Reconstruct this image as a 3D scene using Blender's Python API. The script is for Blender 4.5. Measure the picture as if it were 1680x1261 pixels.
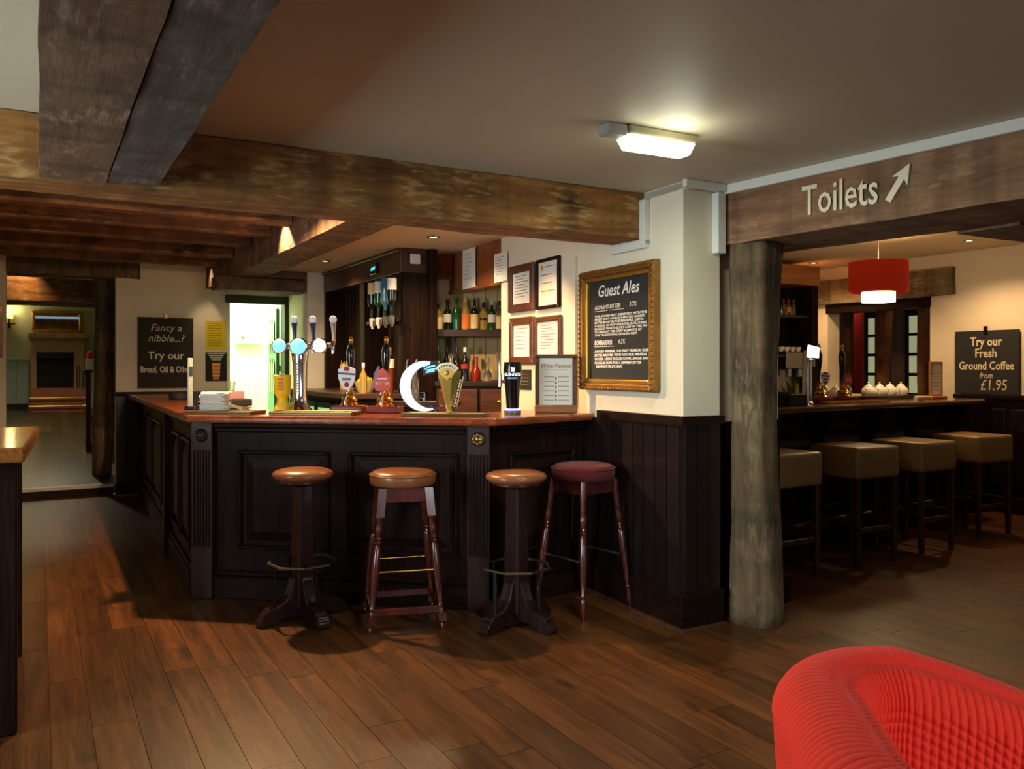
import bpy, bmesh, math, random
from mathutils import Vector, Matrix, noise
random.seed(7)
for o in list(bpy.data.objects): bpy.data.objects.remove(o, do_unlink=True)
SC = bpy.context.scene
COL = SC.collection
PI = math.pi
# ---------------------------------------------------------------- camera, world, exposure
PHI = math.radians(29.7); CP, SP = math.cos(PHI), math.sin(PHI)
FPX, HZ, EYE = 1360.0, 605.0, 1.33
cd = bpy.data.cameras.new('camera'); cam = bpy.data.objects.new('camera', cd); COL.objects.link(cam)
cam.location = (0, 0, EYE); cam.rotation_euler = (PI/2, 0, -PHI)
cd.sensor_fit = 'HORIZONTAL'; cd.sensor_width = 36.0; cd.lens = 36.0*FPX/1680.0
cd.shift_y = -(630.5-HZ)/1680.0; cd.clip_start = 0.05; cd.clip_end = 100
SC.camera = cam
W = bpy.data.worlds.new('world'); SC.world = W; W.use_nodes = True
W.node_tree.nodes['Background'].inputs[0].default_value = (0.55, 0.65, 0.8, 1)
W.node_tree.nodes['Background'].inputs[1].default_value = 0.6
SC.view_settings.view_transform = 'Standard'; SC.view_settings.look = 'None'
SC.view_settings.gamma = 1.0; SC.view_settings.use_curve_mapping = False
SC.view_settings.exposure = 0.0
def light(name, kind, loc, energy, color=(1,1,1), size=.1, size_y=None, aim=None, spot=1.2, blend=.5, spread=None):
    l = bpy.data.lights.new(name, kind); o = bpy.data.objects.new(name, l); COL.objects.link(o)
    l.energy = energy; l.color = color; o.location = loc
    if kind == 'AREA':
        l.size = size
        if size_y: l.shape = 'RECTANGLE'; l.size_y = size_y
    elif kind == 'SPOT': l.spot_size = spot; l.spot_blend = blend; l.shadow_soft_size = size
    else: l.shadow_soft_size = size
    if spread: l.spread = spread
    if aim is not None:
        d = Vector(aim)-Vector(loc); o.rotation_euler = d.to_track_quat('-Z', 'Y').to_euler()
    return o
WARM = (1.0, .62, .30); WARM2 = (1.0, .72, .42); COOL = (.80, .95, .97)
# daylight through the windows of the wall on the left and the wall behind the camera
light('daylight_left_window', 'AREA', (-2.35, 2.8, 1.45), 54, COOL, 1.0, 1.4, (2.85, 3.2, 1.3), spread=2.0)
light('daylight_left_window', 'AREA', (-2.35, -.6, 1.45), 6, COOL, 1.0, 1.3, (2.5, .9, 1.3), spread=2.2)
light('rear_window_chair_fill', 'AREA', (1.5, -2.55, 1.5), 8, COOL, 1.6, 1.1, (1.75, .8, .7), spread=.85)  # rear light narrowed and aimed to brighten the tub armchair
# ---------------------------------------------------------------- measuring helpers: a sight line meets a plane of the room
def wp(cx, cy): return (cx*CP+cy*SP, -cx*SP+cy*CP)
def dep(px, d): return wp((px-840)/FPX*d, d)
def hz(py, d): return EYE+(HZ-py)*d/FPX
def gnd(px, py, z=0.0):
    d = FPX*(EYE-z)/(py-HZ); return dep(px, d)
def on_v(px, v): k = (px-840)/FPX; d = v/(CP-SP*k); return (CP*k+SP)*d, d
def on_u(px, u): k = (px-840)/FPX; d = u/(CP*k+SP); return (CP-SP*k)*d, d
# ---------------------------------------------------------------- mesh builder
class MB:
    def __init__(s): s.v = []; s.f = []; s.m = []
    def add(s, vs, fs, m=0):
        n = len(s.v); s.v += [tuple(v) for v in vs]
        for f in fs: s.f.append(tuple(i+n for i in f)); s.m.append(m)
        return s
    def box(s, x0, x1, y0, y1, z0, z1, m=0):
        return s.add([(x0,y0,z0),(x1,y0,z0),(x1,y1,z0),(x0,y1,z0),(x0,y0,z1),(x1,y0,z1),(x1,y1,z1),(x0,y1,z1)],
            [(0,3,2,1),(4,5,6,7),(0,1,5,4),(1,2,6,5),(2,3,7,6),(3,0,4,7)], m)
    def prism(s, poly, z0, z1, m=0):
        n = len(poly)
        if sum(poly[i][0]*poly[(i+1)%n][1]-poly[(i+1)%n][0]*poly[i][1] for i in range(n)) < 0: poly = poly[::-1]
        vs = [(p[0],p[1],z0) for p in poly]+[(p[0],p[1],z1) for p in poly]
        return s.add(vs, [tuple(range(n-1,-1,-1)), tuple(range(n,2*n))]+[(i,(i+1)%n,n+(i+1)%n,n+i) for i in range(n)], m)
    def slab(s, poly, y0, y1, m=0):      # outline in x,z pushed through y (y0 is the front)
        n = len(poly)
        if sum(poly[i][0]*poly[(i+1)%n][1]-poly[(i+1)%n][0]*poly[i][1] for i in range(n)) < 0: poly = poly[::-1]
        vs = [(p[0],y0,p[1]) for p in poly]+[(p[0],y1,p[1]) for p in poly]
        return s.add(vs, [tuple(range(n)), tuple(range(2*n-1,n-1,-1))]+[(i,n+i,n+(i+1)%n,(i+1)%n) for i in range(n)], m)
    def lathe(s, prof, seg=20, c=(0,0,0), m=0, sy=1.0):
        vs = []; fs = []; n = len(prof)
        for r, z in prof:
            for k in range(seg):
                a = 2*PI*k/seg; vs.append((c[0]+r*math.cos(a), c[1]+sy*r*math.sin(a), c[2]+z))
        for i in range(n-1):
            for k in range(seg):
                a, b = i*seg+k, i*seg+(k+1)%seg; fs.append((a, b, b+seg, a+seg))
        fs.append(tuple(range(seg-1,-1,-1))); fs.append(tuple(range((n-1)*seg, n*seg)))
        return s.add(vs, fs, m)
    def tube(s, pts, r, seg=8, m=0, closed=False):
        P = [Vector(p) for p in pts]; n = len(P); R = r if isinstance(r, (list, tuple)) else [r]*n
        vs = []; fs = []; up = None
        for i, p in enumerate(P):
            if closed: t = (P[(i+1)%n]-P[i-1])
            else: t = P[min(i+1,n-1)]-P[max(i-1,0)]
            t.normalize()
            if up is None: up = t.orthogonal().normalized()
            up = (up-t*up.dot(t)); up = up.normalized() if up.length > 1e-6 else t.orthogonal().normalized()
            sd = t.cross(up)
            for k in range(seg):
                a = 2*PI*k/seg; vs.append(p+(up*math.cos(a)+sd*math.sin(a))*R[i])
        for i in range(n if closed else n-1):
            j = (i+1)%n
            for k in range(seg):
                l = (k+1)%seg; fs.append((i*seg+k, j*seg+k, j*seg+l, i*seg+l)[::-1])
        if not closed: fs.append(tuple(range(seg))); fs.append(tuple(range(n*seg-1,(n-1)*seg-1,-1)))
        return s.add(vs, fs, m)
    def build(s, name, mat, parent=None, loc=None, rz=0.0, bevel=0.0, smooth=False, rot=None, seg=1):
        me = bpy.data.meshes.new(name); me.from_pydata(s.v, [], s.f)
        mats = mat if isinstance(mat, (list, tuple)) else [mat]
        for x in mats: me.materials.append(x)
        if len(mats) > 1:
            for p, k in zip(me.polygons, s.m): p.material_index = k
        me.validate()
        bm = bmesh.new(); bm.from_mesh(me)
        bmesh.ops.recalc_face_normals(bm, faces=bm.faces)
        if bevel > 0:
            es = [e for e in bm.edges if len(e.link_faces) == 2 and e.calc_face_angle(0) > .5]
            bmesh.ops.bevel(bm, geom=es, offset=bevel, segments=seg, profile=.6, affect='EDGES', clamp_overlap=True)
        bm.to_mesh(me); bm.free()
        if smooth:
            for p in me.polygons: p.use_smooth = True
            if smooth != 'all': me.set_sharp_from_angle(angle=math.radians(38))
        o = bpy.data.objects.new(name, me); COL.objects.link(o)
        if parent is not None: o.parent = parent
        if loc is not None: o.location = loc
        o.rotation_euler = rot if rot is not None else (0, 0, rz)
        return o
def tag(o, label, cat=None, group=None, kind=None):
    o['label'] = label
    if cat: o['category'] = cat
    if group: o['group'] = group
    if kind: o['kind'] = kind
    return o
def thing(name, label, cat, loc=(0,0,0), rz=0.0, group=None):
    o = bpy.data.objects.new(name, None); COL.objects.link(o); o.empty_display_size = .05
    o.location = loc; o.rotation_euler = (0, 0, rz)
    return tag(o, label, cat, group)
def struct(o, label): return tag(o, label, None, None, 'structure')
def dup(root, loc, rz, label):
    r = root.copy(); COL.objects.link(r); r.location = loc; r.rotation_euler = (0, 0, rz); r['label'] = label
    def rec(a, b):
        for ch in [c for c in bpy.data.objects if c.parent == a]:
            c = ch.copy(); COL.objects.link(c); c.parent = b; rec(ch, c)
    rec(root, r); return r
TX = [None]
def text(s, size, mat, parent=None, loc=(0,0,0), align='CENTER', shear=0.0, ext=.0006, rot=(PI/2,0,0), off=0.0, sx=1.0, name='lettering', sp=1.0):
    c = bpy.data.curves.new(name, 'FONT'); c.body = s; c.size = size; c.align_x = align; c.shear = shear
    c.extrude = ext; c.offset = off; c.resolution_u = 2; c.space_character = sp
    t = bpy.data.objects.new(name, c); COL.objects.link(t)
    bpy.context.view_layer.update()
    me = bpy.data.meshes.new_from_object(t.evaluated_get(bpy.context.evaluated_depsgraph_get()))
    bpy.data.objects.remove(t, do_unlink=True); bpy.data.curves.remove(c)
    me.materials.clear(); me.materials.append(mat)
    o = bpy.data.objects.new(name, me); COL.objects.link(o)
    if parent is not None: o.parent = parent
    o.location = loc; o.rotation_euler = rot; o.scale = (sx, 1, 1)
    return o
# ---------------------------------------------------------------- materials
def L(c):
    return tuple((x/255/12.92 if x/255 <= .04045 else ((x/255+.055)/1.055)**2.4) for x in c)+(1,)
def nmat(name):
    m = bpy.data.materials.new(name); m.use_nodes = True
    return m, m.node_tree.nodes, m.node_tree.links, m.node_tree.nodes['Principled BSDF']
def plain(name, c, rough=.5, metal=0.0, emit=None, es=1.0, coat=0.0, trans=0.0, var=0.0, bump=0.0, bs=60.0, alpha=1.0, ior=1.45, sheen=0.0):
    m, N, K, b = nmat(name)
    b.inputs['Base Color'].default_value = L(c); b.inputs['Roughness'].default_value = rough
    b.inputs['Metallic'].default_value = metal; b.inputs['Coat Weight'].default_value = coat
    b.inputs['Transmission Weight'].default_value = trans; b.inputs['Alpha'].default_value = alpha; b.inputs['IOR'].default_value = ior
    b.inputs['Sheen Weight'].default_value = sheen
    if emit: b.inputs['Emission Color'].default_value = L(emit); b.inputs['Emission Strength'].default_value = es
    if var or bump:
        tc = N.new('ShaderNodeTexCoord'); nz = N.new('ShaderNodeTexNoise'); nz.inputs['Scale'].default_value = bs; nz.inputs['Detail'].default_value = 4
        K.new(tc.outputs['Object'], nz.inputs['Vector'])
        if var:
            n2 = N.new('ShaderNodeTexNoise'); n2.inputs['Scale'].default_value = bs*.12; n2.inputs['Detail'].default_value = 5
            K.new(tc.outputs['Object'], n2.inputs['Vector'])
            mp = N.new('ShaderNodeMapRange'); mp.inputs[3].default_value = 1-var; mp.inputs[4].default_value = 1+var
            mp.inputs[1].default_value = .3; mp.inputs[2].default_value = .7
            hs = N.new('ShaderNodeHueSaturation'); hs.inputs['Color'].default_value = L(c)
            K.new(n2.outputs['Fac'], mp.inputs[0]); K.new(mp.outputs[0], hs.inputs['Value']); K.new(hs.outputs[0], b.inputs['Base Color'])
        if bump:
            bp = N.new('ShaderNodeBump'); bp.inputs['Strength'].default_value = bump; bp.inputs['Distance'].default_value = .004
            K.new(nz.outputs['Fac'], bp.inputs['Height']); K.new(bp.outputs[0], b.inputs['Normal'])
    return m
def wood(name, c1, c2, axis=2, rough=.4, coat=0.0, scale=14.0, rnd=.25, bump=.15, knots=0.0, world=False, stretch=.07, spec=.5):
    m, N, K, b = nmat(name)
    if world: src = N.new('ShaderNodeNewGeometry').outputs['Position']
    else: src = N.new('ShaderNodeTexCoord').outputs['Object']
    oi = N.new('ShaderNodeObjectInfo')
    sc = N.new('ShaderNodeVectorMath'); sc.operation = 'SCALE'; sc.inputs[0].default_value = (37.1, 71.7, 13.3); K.new(oi.outputs['Random'], sc.inputs['Scale'])
    ad = N.new('ShaderNodeVectorMath'); ad.operation = 'ADD'; K.new(src, ad.inputs[0]); K.new(sc.outputs[0], ad.inputs[1])
    mp = N.new('ShaderNodeMapping'); s = [1, 1, 1]; s[axis] = stretch; mp.inputs['Scale'].default_value = s; K.new(ad.outputs[0], mp.inputs['Vector'])
    nz = N.new('ShaderNodeTexNoise'); nz.inputs['Scale'].default_value = scale; nz.inputs['Detail'].default_value = 7; nz.inputs['Distortion'].default_value = .8; nz.inputs['Roughness'].default_value = .62
    K.new(mp.outputs[0], nz.inputs['Vector'])
    cr = N.new('ShaderNodeValToRGB'); cr.color_ramp.elements[0].position = .3; cr.color_ramp.elements[1].position = .72
    cr.color_ramp.elements[0].color = L(c1); cr.color_ramp.elements[1].color = L(c2); K.new(nz.outputs['Fac'], cr.inputs['Fac'])
    hs = N.new('ShaderNodeHueSaturation'); mr = N.new('ShaderNodeMapRange'); mr.inputs[3].default_value = 1-rnd; mr.inputs[4].default_value = 1+rnd
    K.new(oi.outputs['Random'], mr.inputs[0]); K.new(mr.outputs[0], hs.inputs['Value']); K.new(cr.outputs[0], hs.inputs['Color'])
    out = hs.outputs[0]
    if knots:
        vo = N.new('ShaderNodeTexNoise'); vo.inputs['Scale'].default_value = 5.0; vo.inputs['Detail'].default_value = 2
        m2 = N.new('ShaderNodeMapping'); s2 = [1, 1, 1]; s2[axis] = .5; m2.inputs['Scale'].default_value = s2; K.new(ad.outputs[0], m2.inputs['Vector']); K.new(m2.outputs[0], vo.inputs['Vector'])
        r2 = N.new('ShaderNodeValToRGB'); r2.color_ramp.elements[0].position = .66; r2.color_ramp.elements[1].position = .76
        K.new(vo.outputs['Fac'], r2.inputs['Fac'])
        mx = N.new('ShaderNodeMix'); mx.data_type = 'RGBA'; mx.inputs['B'].default_value = L(tuple(x*.45 for x in c1)); mx.inputs['Factor'].default_value = knots
        mu = N.new('ShaderNodeMath'); mu.operation = 'MULTIPLY'; mu.inputs[1].default_value = knots; K.new(r2.outputs[0], mu.inputs[0]); K.new(mu.outputs[0], mx.inputs['Factor'])
        K.new(out, mx.inputs['A']); out = mx.outputs['Result']
    fg = N.new('ShaderNodeTexNoise'); fg.inputs['Scale'].default_value = scale*7; fg.inputs['Detail'].default_value = 3; K.new(mp.outputs[0], fg.inputs['Vector'])
    fr = N.new('ShaderNodeMapRange'); fr.inputs[1].default_value = .35; fr.inputs[2].default_value = .65; fr.inputs[3].default_value = .72; fr.inputs[4].default_value = 1.14; K.new(fg.outputs['Fac'], fr.inputs[0])
    h2 = N.new('ShaderNodeHueSaturation'); K.new(fr.outputs[0], h2.inputs['Value']); K.new(out, h2.inputs['Color']); out = h2.outputs[0]
    b.inputs['Specular IOR Level'].default_value = spec
    K.new(out, b.inputs['Base Color'])
    b.inputs['Roughness'].default_value = rough; b.inputs['Coat Weight'].default_value = coat; b.inputs['Coat Roughness'].default_value = .12
    if bump:
        bp = N.new('ShaderNodeBump'); bp.inputs['Strength'].default_value = bump; bp.inputs['Distance'].default_value = .003
        K.new(nz.outputs['Fac'], bp.inputs['Height']); K.new(bp.outputs[0], b.inputs['Normal'])
    return m
def oldwood(name, c1, c2, c3, axis=0, patch=.5, rough=.85):
    """weathered beam: streaked brown with pale limewash remnants and dark checks"""
    m, N, K, b = nmat(name)
    tc = N.new('ShaderNodeTexCoord').outputs['Object']
    oi = N.new('ShaderNodeObjectInfo')
    sc = N.new('ShaderNodeVectorMath'); sc.operation = 'SCALE'; sc.inputs[0].default_value = (17.1, 31.7, 43.3); K.new(oi.outputs['Random'], sc.inputs['Scale'])
    ad = N.new('ShaderNodeVectorMath'); ad.operation = 'ADD'; K.new(tc, ad.inputs[0]); K.new(sc.outputs[0], ad.inputs[1])
    mp = N.new('ShaderNodeMapping'); s = [1, 1, 1]; s[axis] = .12; mp.inputs['Scale'].default_value = s; K.new(ad.outputs[0], mp.inputs['Vector'])
    n1 = N.new('ShaderNodeTexNoise'); n1.inputs['Scale'].default_value = 16; n1.inputs['Detail'].default_value = 8; n1.inputs['Roughness'].default_value = .68; K.new(mp.outputs[0], n1.inputs['Vector'])
    cr = N.new('ShaderNodeValToRGB'); e = cr.color_ramp.elements; e[0].position = .32; e[1].position = .68; e[0].color = L(c1); e[1].color = L(c2); K.new(n1.outputs['Fac'], cr.inputs['Fac'])
    n2 = N.new('ShaderNodeTexNoise'); n2.inputs['Scale'].default_value = 13; n2.inputs['Detail'].default_value = 6; n2.inputs['Roughness'].default_value = .7
    mp2 = N.new('ShaderNodeMapping'); s = [1, 1, 1]; s[axis] = .4; mp2.inputs['Scale'].default_value = s; K.new(ad.outputs[0], mp2.inputs['Vector']); K.new(mp2.outputs[0], n2.inputs['Vector'])
    r2 = N.new('ShaderNodeValToRGB'); r2.color_ramp.elements[0].position = .5; r2.color_ramp.elements[1].position = .72; K.new(n2.outputs['Fac'], r2.inputs['Fac'])
    mu = N.new('ShaderNodeMath'); mu.operation = 'MULTIPLY'; mu.inputs[1].default_value = patch; K.new(r2.outputs[0], mu.inputs[0])
    mx = N.new('ShaderNodeMix'); mx.data_type = 'RGBA'; mx.inputs['B'].default_value = L(c3); K.new(mu.outputs[0], mx.inputs['Factor']); K.new(cr.outputs[0], mx.inputs['A'])
    n3 = N.new('ShaderNodeTexNoise'); n3.inputs['Scale'].default_value = 6; n3.inputs['Detail'].default_value = 2; K.new(mp2.outputs[0], n3.inputs['Vector'])
    r3 = N.new('ShaderNodeValToRGB'); r3.color_ramp.elements[0].position = .64; r3.color_ramp.elements[1].position = .74; K.new(n3.outputs['Fac'], r3.inputs['Fac'])
    mu3 = N.new('ShaderNodeMath'); mu3.operation = 'MULTIPLY'; mu3.inputs[1].default_value = .75; K.new(r3.outputs[0], mu3.inputs[0])
    m3 = N.new('ShaderNodeMix'); m3.data_type = 'RGBA'; m3.inputs['B'].default_value = L(tuple(x*.35 for x in c1)); K.new(mu3.outputs[0], m3.inputs['Factor']); K.new(mx.outputs['Result'], m3.inputs['A'])
    mp4 = N.new('ShaderNodeMapping'); s = [1, 1, 1]; s[axis] = .22; mp4.inputs['Scale'].default_value = s; K.new(ad.outputs[0], mp4.inputs['Vector'])
    n4 = N.new('ShaderNodeTexNoise'); n4.inputs['Scale'].default_value = 46; n4.inputs['Detail'].default_value = 5; K.new(mp4.outputs[0], n4.inputs['Vector'])
    n4b = N.new('ShaderNodeTexNoise'); n4b.inputs['Scale'].default_value = 3.2; n4b.inputs['Detail'].default_value = 2; K.new(ad.outputs[0], n4b.inputs['Vector'])
    s4 = N.new('ShaderNodeMath'); s4.operation = 'MULTIPLY'; K.new(n4.outputs['Fac'], s4.inputs[0]); K.new(n4b.outputs['Fac'], s4.inputs[1])
    r4 = N.new('ShaderNodeValToRGB'); r4.color_ramp.elements[0].position = .31; r4.color_ramp.elements[1].position = .40; K.new(s4.outputs[0], r4.inputs['Fac'])
    k4 = N.new('ShaderNodeMath'); k4.operation = 'MULTIPLY'; k4.inputs[1].default_value = .42; K.new(r4.outputs[0], k4.inputs[0])
    m4 = N.new('ShaderNodeMix'); m4.data_type = 'RGBA'; m4.inputs['B'].default_value = L(tuple(min(255, x*1.12) for x in c3)); K.new(k4.outputs[0], m4.inputs['Factor']); K.new(m3.outputs['Result'], m4.inputs['A'])
    mp5 = N.new('ShaderNodeMapping'); s = [.25, .25, .25]; s[axis] = 3.2; mp5.inputs['Scale'].default_value = s; K.new(ad.outputs[0], mp5.inputs['Vector'])
    n5 = N.new('ShaderNodeTexNoise'); n5.inputs['Scale'].default_value = 2.2; n5.inputs['Detail'].default_value = 3; K.new(mp5.outputs[0], n5.inputs['Vector'])
    r5 = N.new('ShaderNodeMapRange'); r5.inputs[1].default_value = .36; r5.inputs[2].default_value = .56; r5.inputs[3].default_value = .66; r5.inputs[4].default_value = 1.1; K.new(n5.outputs['Fac'], r5.inputs[0])
    h5 = N.new('ShaderNodeHueSaturation'); K.new(r5.outputs[0], h5.inputs['Value']); K.new(m4.outputs['Result'], h5.inputs['Color'])
    K.new(h5.outputs[0], b.inputs['Base Color']); b.inputs['Roughness'].default_value = rough
    bp = N.new('ShaderNodeBump'); bp.inputs['Strength'].default_value = .55; bp.inputs['Distance'].default_value = .006
    K.new(n1.outputs['Fac'], bp.inputs['Height']); K.new(bp.outputs[0], b.inputs['Normal'])
    return m
PLASTER = plain('cream_plaster', (222,212,190), .8, var=.05, bump=.25, bs=30)
CEIL = plain('ceiling_plaster', (198,190,168), .55, var=.03, bump=.12, bs=14)
CEILW = plain('servery_ceiling_plaster', (215,195,160), .8, var=.03, bump=.1, bs=20)
WHITEP = plain('white_gloss_paint', (214,214,206), .45)
BEAMA = oldwood('beam_wood_ochre', (92,58,26), (164,112,50), (190,160,108), 0, .38)
BEAMV = oldwood('beam_wood_brown', (84,62,44), (124,96,70), (156,140,124), 1, .35)
BEAMG = oldwood('beam_wood_grey', (62,54,48), (96,87,78), (134,126,114), 1, .4)
JOIST = oldwood('joist_wood', (84,54,34), (140,94,58), (172,134,96), 0, .45)
LINT = oldwood('lintel_wood', (96,66,46), (146,108,76), (160,134,106), 0, .5)
POSTM = oldwood('post_wood', (56,42,28), (112,90,62), (142,124,94), 2, .5)
FLOORW = wood('oak_floor_planks', (60,34,15), (110,65,29), 1, .36, 0, 18, .32, .25, .75, world=True, stretch=.06)
FLOORD = wood('oak_floor_planks_far', (58,46,29), (100,84,55), 1, .38, 0, 16, .4, .2, .3, world=True, stretch=.06)
BARW = wood('dark_stained_oak', (20,11,8), (44,26,18), 2, .45, .0, 20, .1, .2, spec=.10)
BARX = wood('dark_stained_oak_across', (20,11,8), (44,26,18), 0, .45, .0, 20, .1, .2, spec=.10)
BOARDW = wood('dark_wainscot_boards', (20,14,14), (36,24,22), 2, .3, .3, 20, .18, .12)
TOPW = wood('mahogany_counter', (112,48,22), (168,84,42), 0, .22, .5, 10, .05, .04)
REDW = wood('red_mahogany', (50,15,11), (92,32,21), 2, .25, .5, 16, .1, .04)
SHELFW = wood('dark_shelf_wood', (32,19,14), (60,36,24), 0, .4, .1, 16, .1, .1)
BACKW = wood('backbar_panel_wood', (34,21,14), (62,40,26), 2, .4, .1, 14, .15, .1)
CHERRY = wood('polished_red_brown_board', (112,58,30), (160,92,50), 0, .3, .3, 8, .05, .05)
FRAMEW = wood('brown_frame_wood', (70,40,26), (108,64,42), 0, .4, .1, 16, .1, .08)
LIGHTW = wood('light_brown_wood', (140,84,44), (186,122,70), 0, .35, .2, 14, .1, .06)
CHROME = plain('chrome', (205,208,212), .12, 1.0)
STEEL = plain('brushed_steel', (150,152,152), .35, 1.0)
BRASS = plain('polished_brass', (222,176,84), .18, 1.0)
DIMBRASS = plain('dim_brass', (150,122,70), .35, 1.0)
GOLD = plain('gilt_frame', (146,104,50), .42, .7, var=.18, bump=.9, bs=120)
GOLDIN = plain('bright_gilt', (212,168,78), .28, .85)
BLACKM = plain('black_iron', (26,27,30), .4, .6)
BLACK = plain('black_gloss', (12,12,14), .18, coat=.4)
BLACKMT = plain('matt_black', (22,21,20), .7)
SLATE = plain('chalkboard', (38,40,42), .75, var=.08, bump=.1)
SLATEB = plain('dark_brown_chalkboard', (40,33,28), .75, var=.06)
CHALK = plain('chalk_white', (236,232,222), .9)
CREAM = plain('cream_paint_lettering', (226,216,186), .8)
PAPER = plain('paper_white', (226,224,214), .85, var=.03)
INK = plain('grey_print', (130,126,122), .9)
INKD = plain('dark_print', (60,52,50), .9)
REDINK = plain('red_print', (150,84,80), .9)
YELLOWP = plain('yellow_paper', (222,196,40), .8)
LEATHB = plain('brown_leather', (136,82,48), .32, coat=.25, var=.1, bump=.2, bs=160)
LEATHT = plain('tan_leather', (136,104,60), .4, coat=.1, var=.06, bump=.2, bs=120)
REDV = plain('maroon_fabric', (92,14,18), .9, sheen=.1, bump=.4, bs=400)
REDC = plain('red_corduroy', (242,46,24), .82, sheen=.06, bump=.35, bs=500, var=.04)
REDSH = plain('red_fabric_shade', (214,56,28), .8, emit=(220,50,20), es=.10)
WHITE = plain('white_china', (232,228,218), .25, coat=.3)
WHITEPL = plain('white_plastic', (210,210,208), .45)
GREYPL = plain('grey_plastic', (150,148,146), .5)
YEL = plain('yellow_plastic', (240,196,30), .4)
GREENG = plain('green_glass', (24,86,40), .12, trans=.35, coat=.4)
DKGLASS = plain('dark_green_glass', (16,22,14), .12, coat=.5)
AMBERG = plain('amber_glass', (120,52,16), .12, trans=.4, coat=.4)
CLEARG = plain('clear_glass', (220,226,220), .06, trans=.92)
PALEG = plain('pale_yellow_spirit', (214,180,92), .1, trans=.6, coat=.3)
BLUEG = plain('blue_glass', (110,176,214), .08, trans=.7)
REDG = plain('red_liqueur_glass', (160,36,22), .12, trans=.35, coat=.4)
LBLC = plain('cream_label', (222,196,140), .8)
LBLW = plain('white_label', (214,210,200), .8)
LBLO = plain('orange_label', (222,120,50), .8)
LBLR = plain('red_label', (170,40,44), .8)
CORKC = plain('tan_cap', (180,140,90), .6)
LITW = plain('lit_white', (255,255,255), .4, emit=(255,250,240), es=3)
KITW = plain('kitchen_wall_paint', (226,236,206), .7)
GREENP = plain('green_door_paint', (92,150,100), .5)
SAGE = plain('sage_green_paint', (150,158,136), .7)
SAGEW = plain('sage_wainscot_paint', (142,158,148), .6)
STONE = plain('pale_stone_surround', (176,148,112), .8, var=.08, bump=.2)
MIRROR = plain('mirror_glass', (210,214,212), .03, 1.0)
# ---------------------------------------------------------------- large structure
def rough_box(name, x0, x1, y0, y1, z0, z1, mat, parent=None, amp=.007, step=.09, loc=(0,0,0), rz=0.0, fr=5.0, sd=0.0):
    mb = MB()
    def grid(o, a, b):
        o, a, b = Vector(o), Vector(a), Vector(b); n = max(1, int(a.length/step)); k = max(1, int(b.length/step))
        vs = []
        for j in range(k+1):
            for i in range(n+1):
                p = o+a*(i/n)+b*(j/k); q = Vector((p.x*fr*.5+sd, p.y*fr*.5+sd*2, p.z*fr+sd*3))
                vs.append(p+noise.noise_vector(q)*amp+noise.noise_vector(q*3.1)*amp*.4)
        fs = [(j*(n+1)+i, j*(n+1)+i+1, (j+1)*(n+1)+i+1, (j+1)*(n+1)+i) for j in range(k) for i in range(n)]
        mb.add(vs, fs)
    X, Y, Z = x1-x0, y1-y0, z1-z0
    grid((x0,y0,z0), (X,0,0), (0,0,Z)); grid((x0,y1,z0), (X,0,0), (0,0,Z))
    grid((x0,y0,z0), (0,Y,0), (0,0,Z)); grid((x1,y0,z0), (0,Y,0), (0,0,Z))
    grid((x0,y0,z0), (X,0,0), (0,Y,0)); grid((x0,y0,z1), (X,0,0), (0,Y,0))
    o = mb.build(name, mat, parent, loc, rz)
    bm = bmesh.new(); bm.from_mesh(o.data); bmesh.ops.remove_doubles(bm, verts=bm.verts, dist=1e-5); bmesh.ops.recalc_face_normals(bm, faces=bm.faces)
    bm.to_mesh(o.data); bm.free()
    for p in o.data.polygons: p.use_smooth = True
    o.data.set_sharp_from_angle(angle=math.radians(40))
    return o
def sbox(name, x0, x1, y0, y1, z0, z1, mat, label, bevel=0): return struct(MB().box(x0,x1,y0,y1,z0,z1).build(name, mat, bevel=bevel), label)
ZC = 2.288
C0 = (2.852, 3.238); WD = Vector((.0467, 1.0)).normalized()       # corner and run of the wall with the ales board
def gw(px):                                                        # point of that wall on a sight line: distance along it, depth
    k = (px-840)/FPX; cx, cy = C0[0]*CP-C0[1]*SP, C0[0]*SP+C0[1]*CP; dx, dy = WD.x*CP-WD.y*SP, WD.x*SP+WD.y*CP
    t = (cx-k*cy)/(k*dy-dx); return t, cy+t*dy
def gwp(t, off=0.0): return (C0[0]+WD.x*t-WD.y*off, C0[1]+WD.y*t+WD.x*off)
GWR = -PI/2-math.atan2(WD.x, WD.y)                                  # a panel's turn to hang on it
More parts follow.
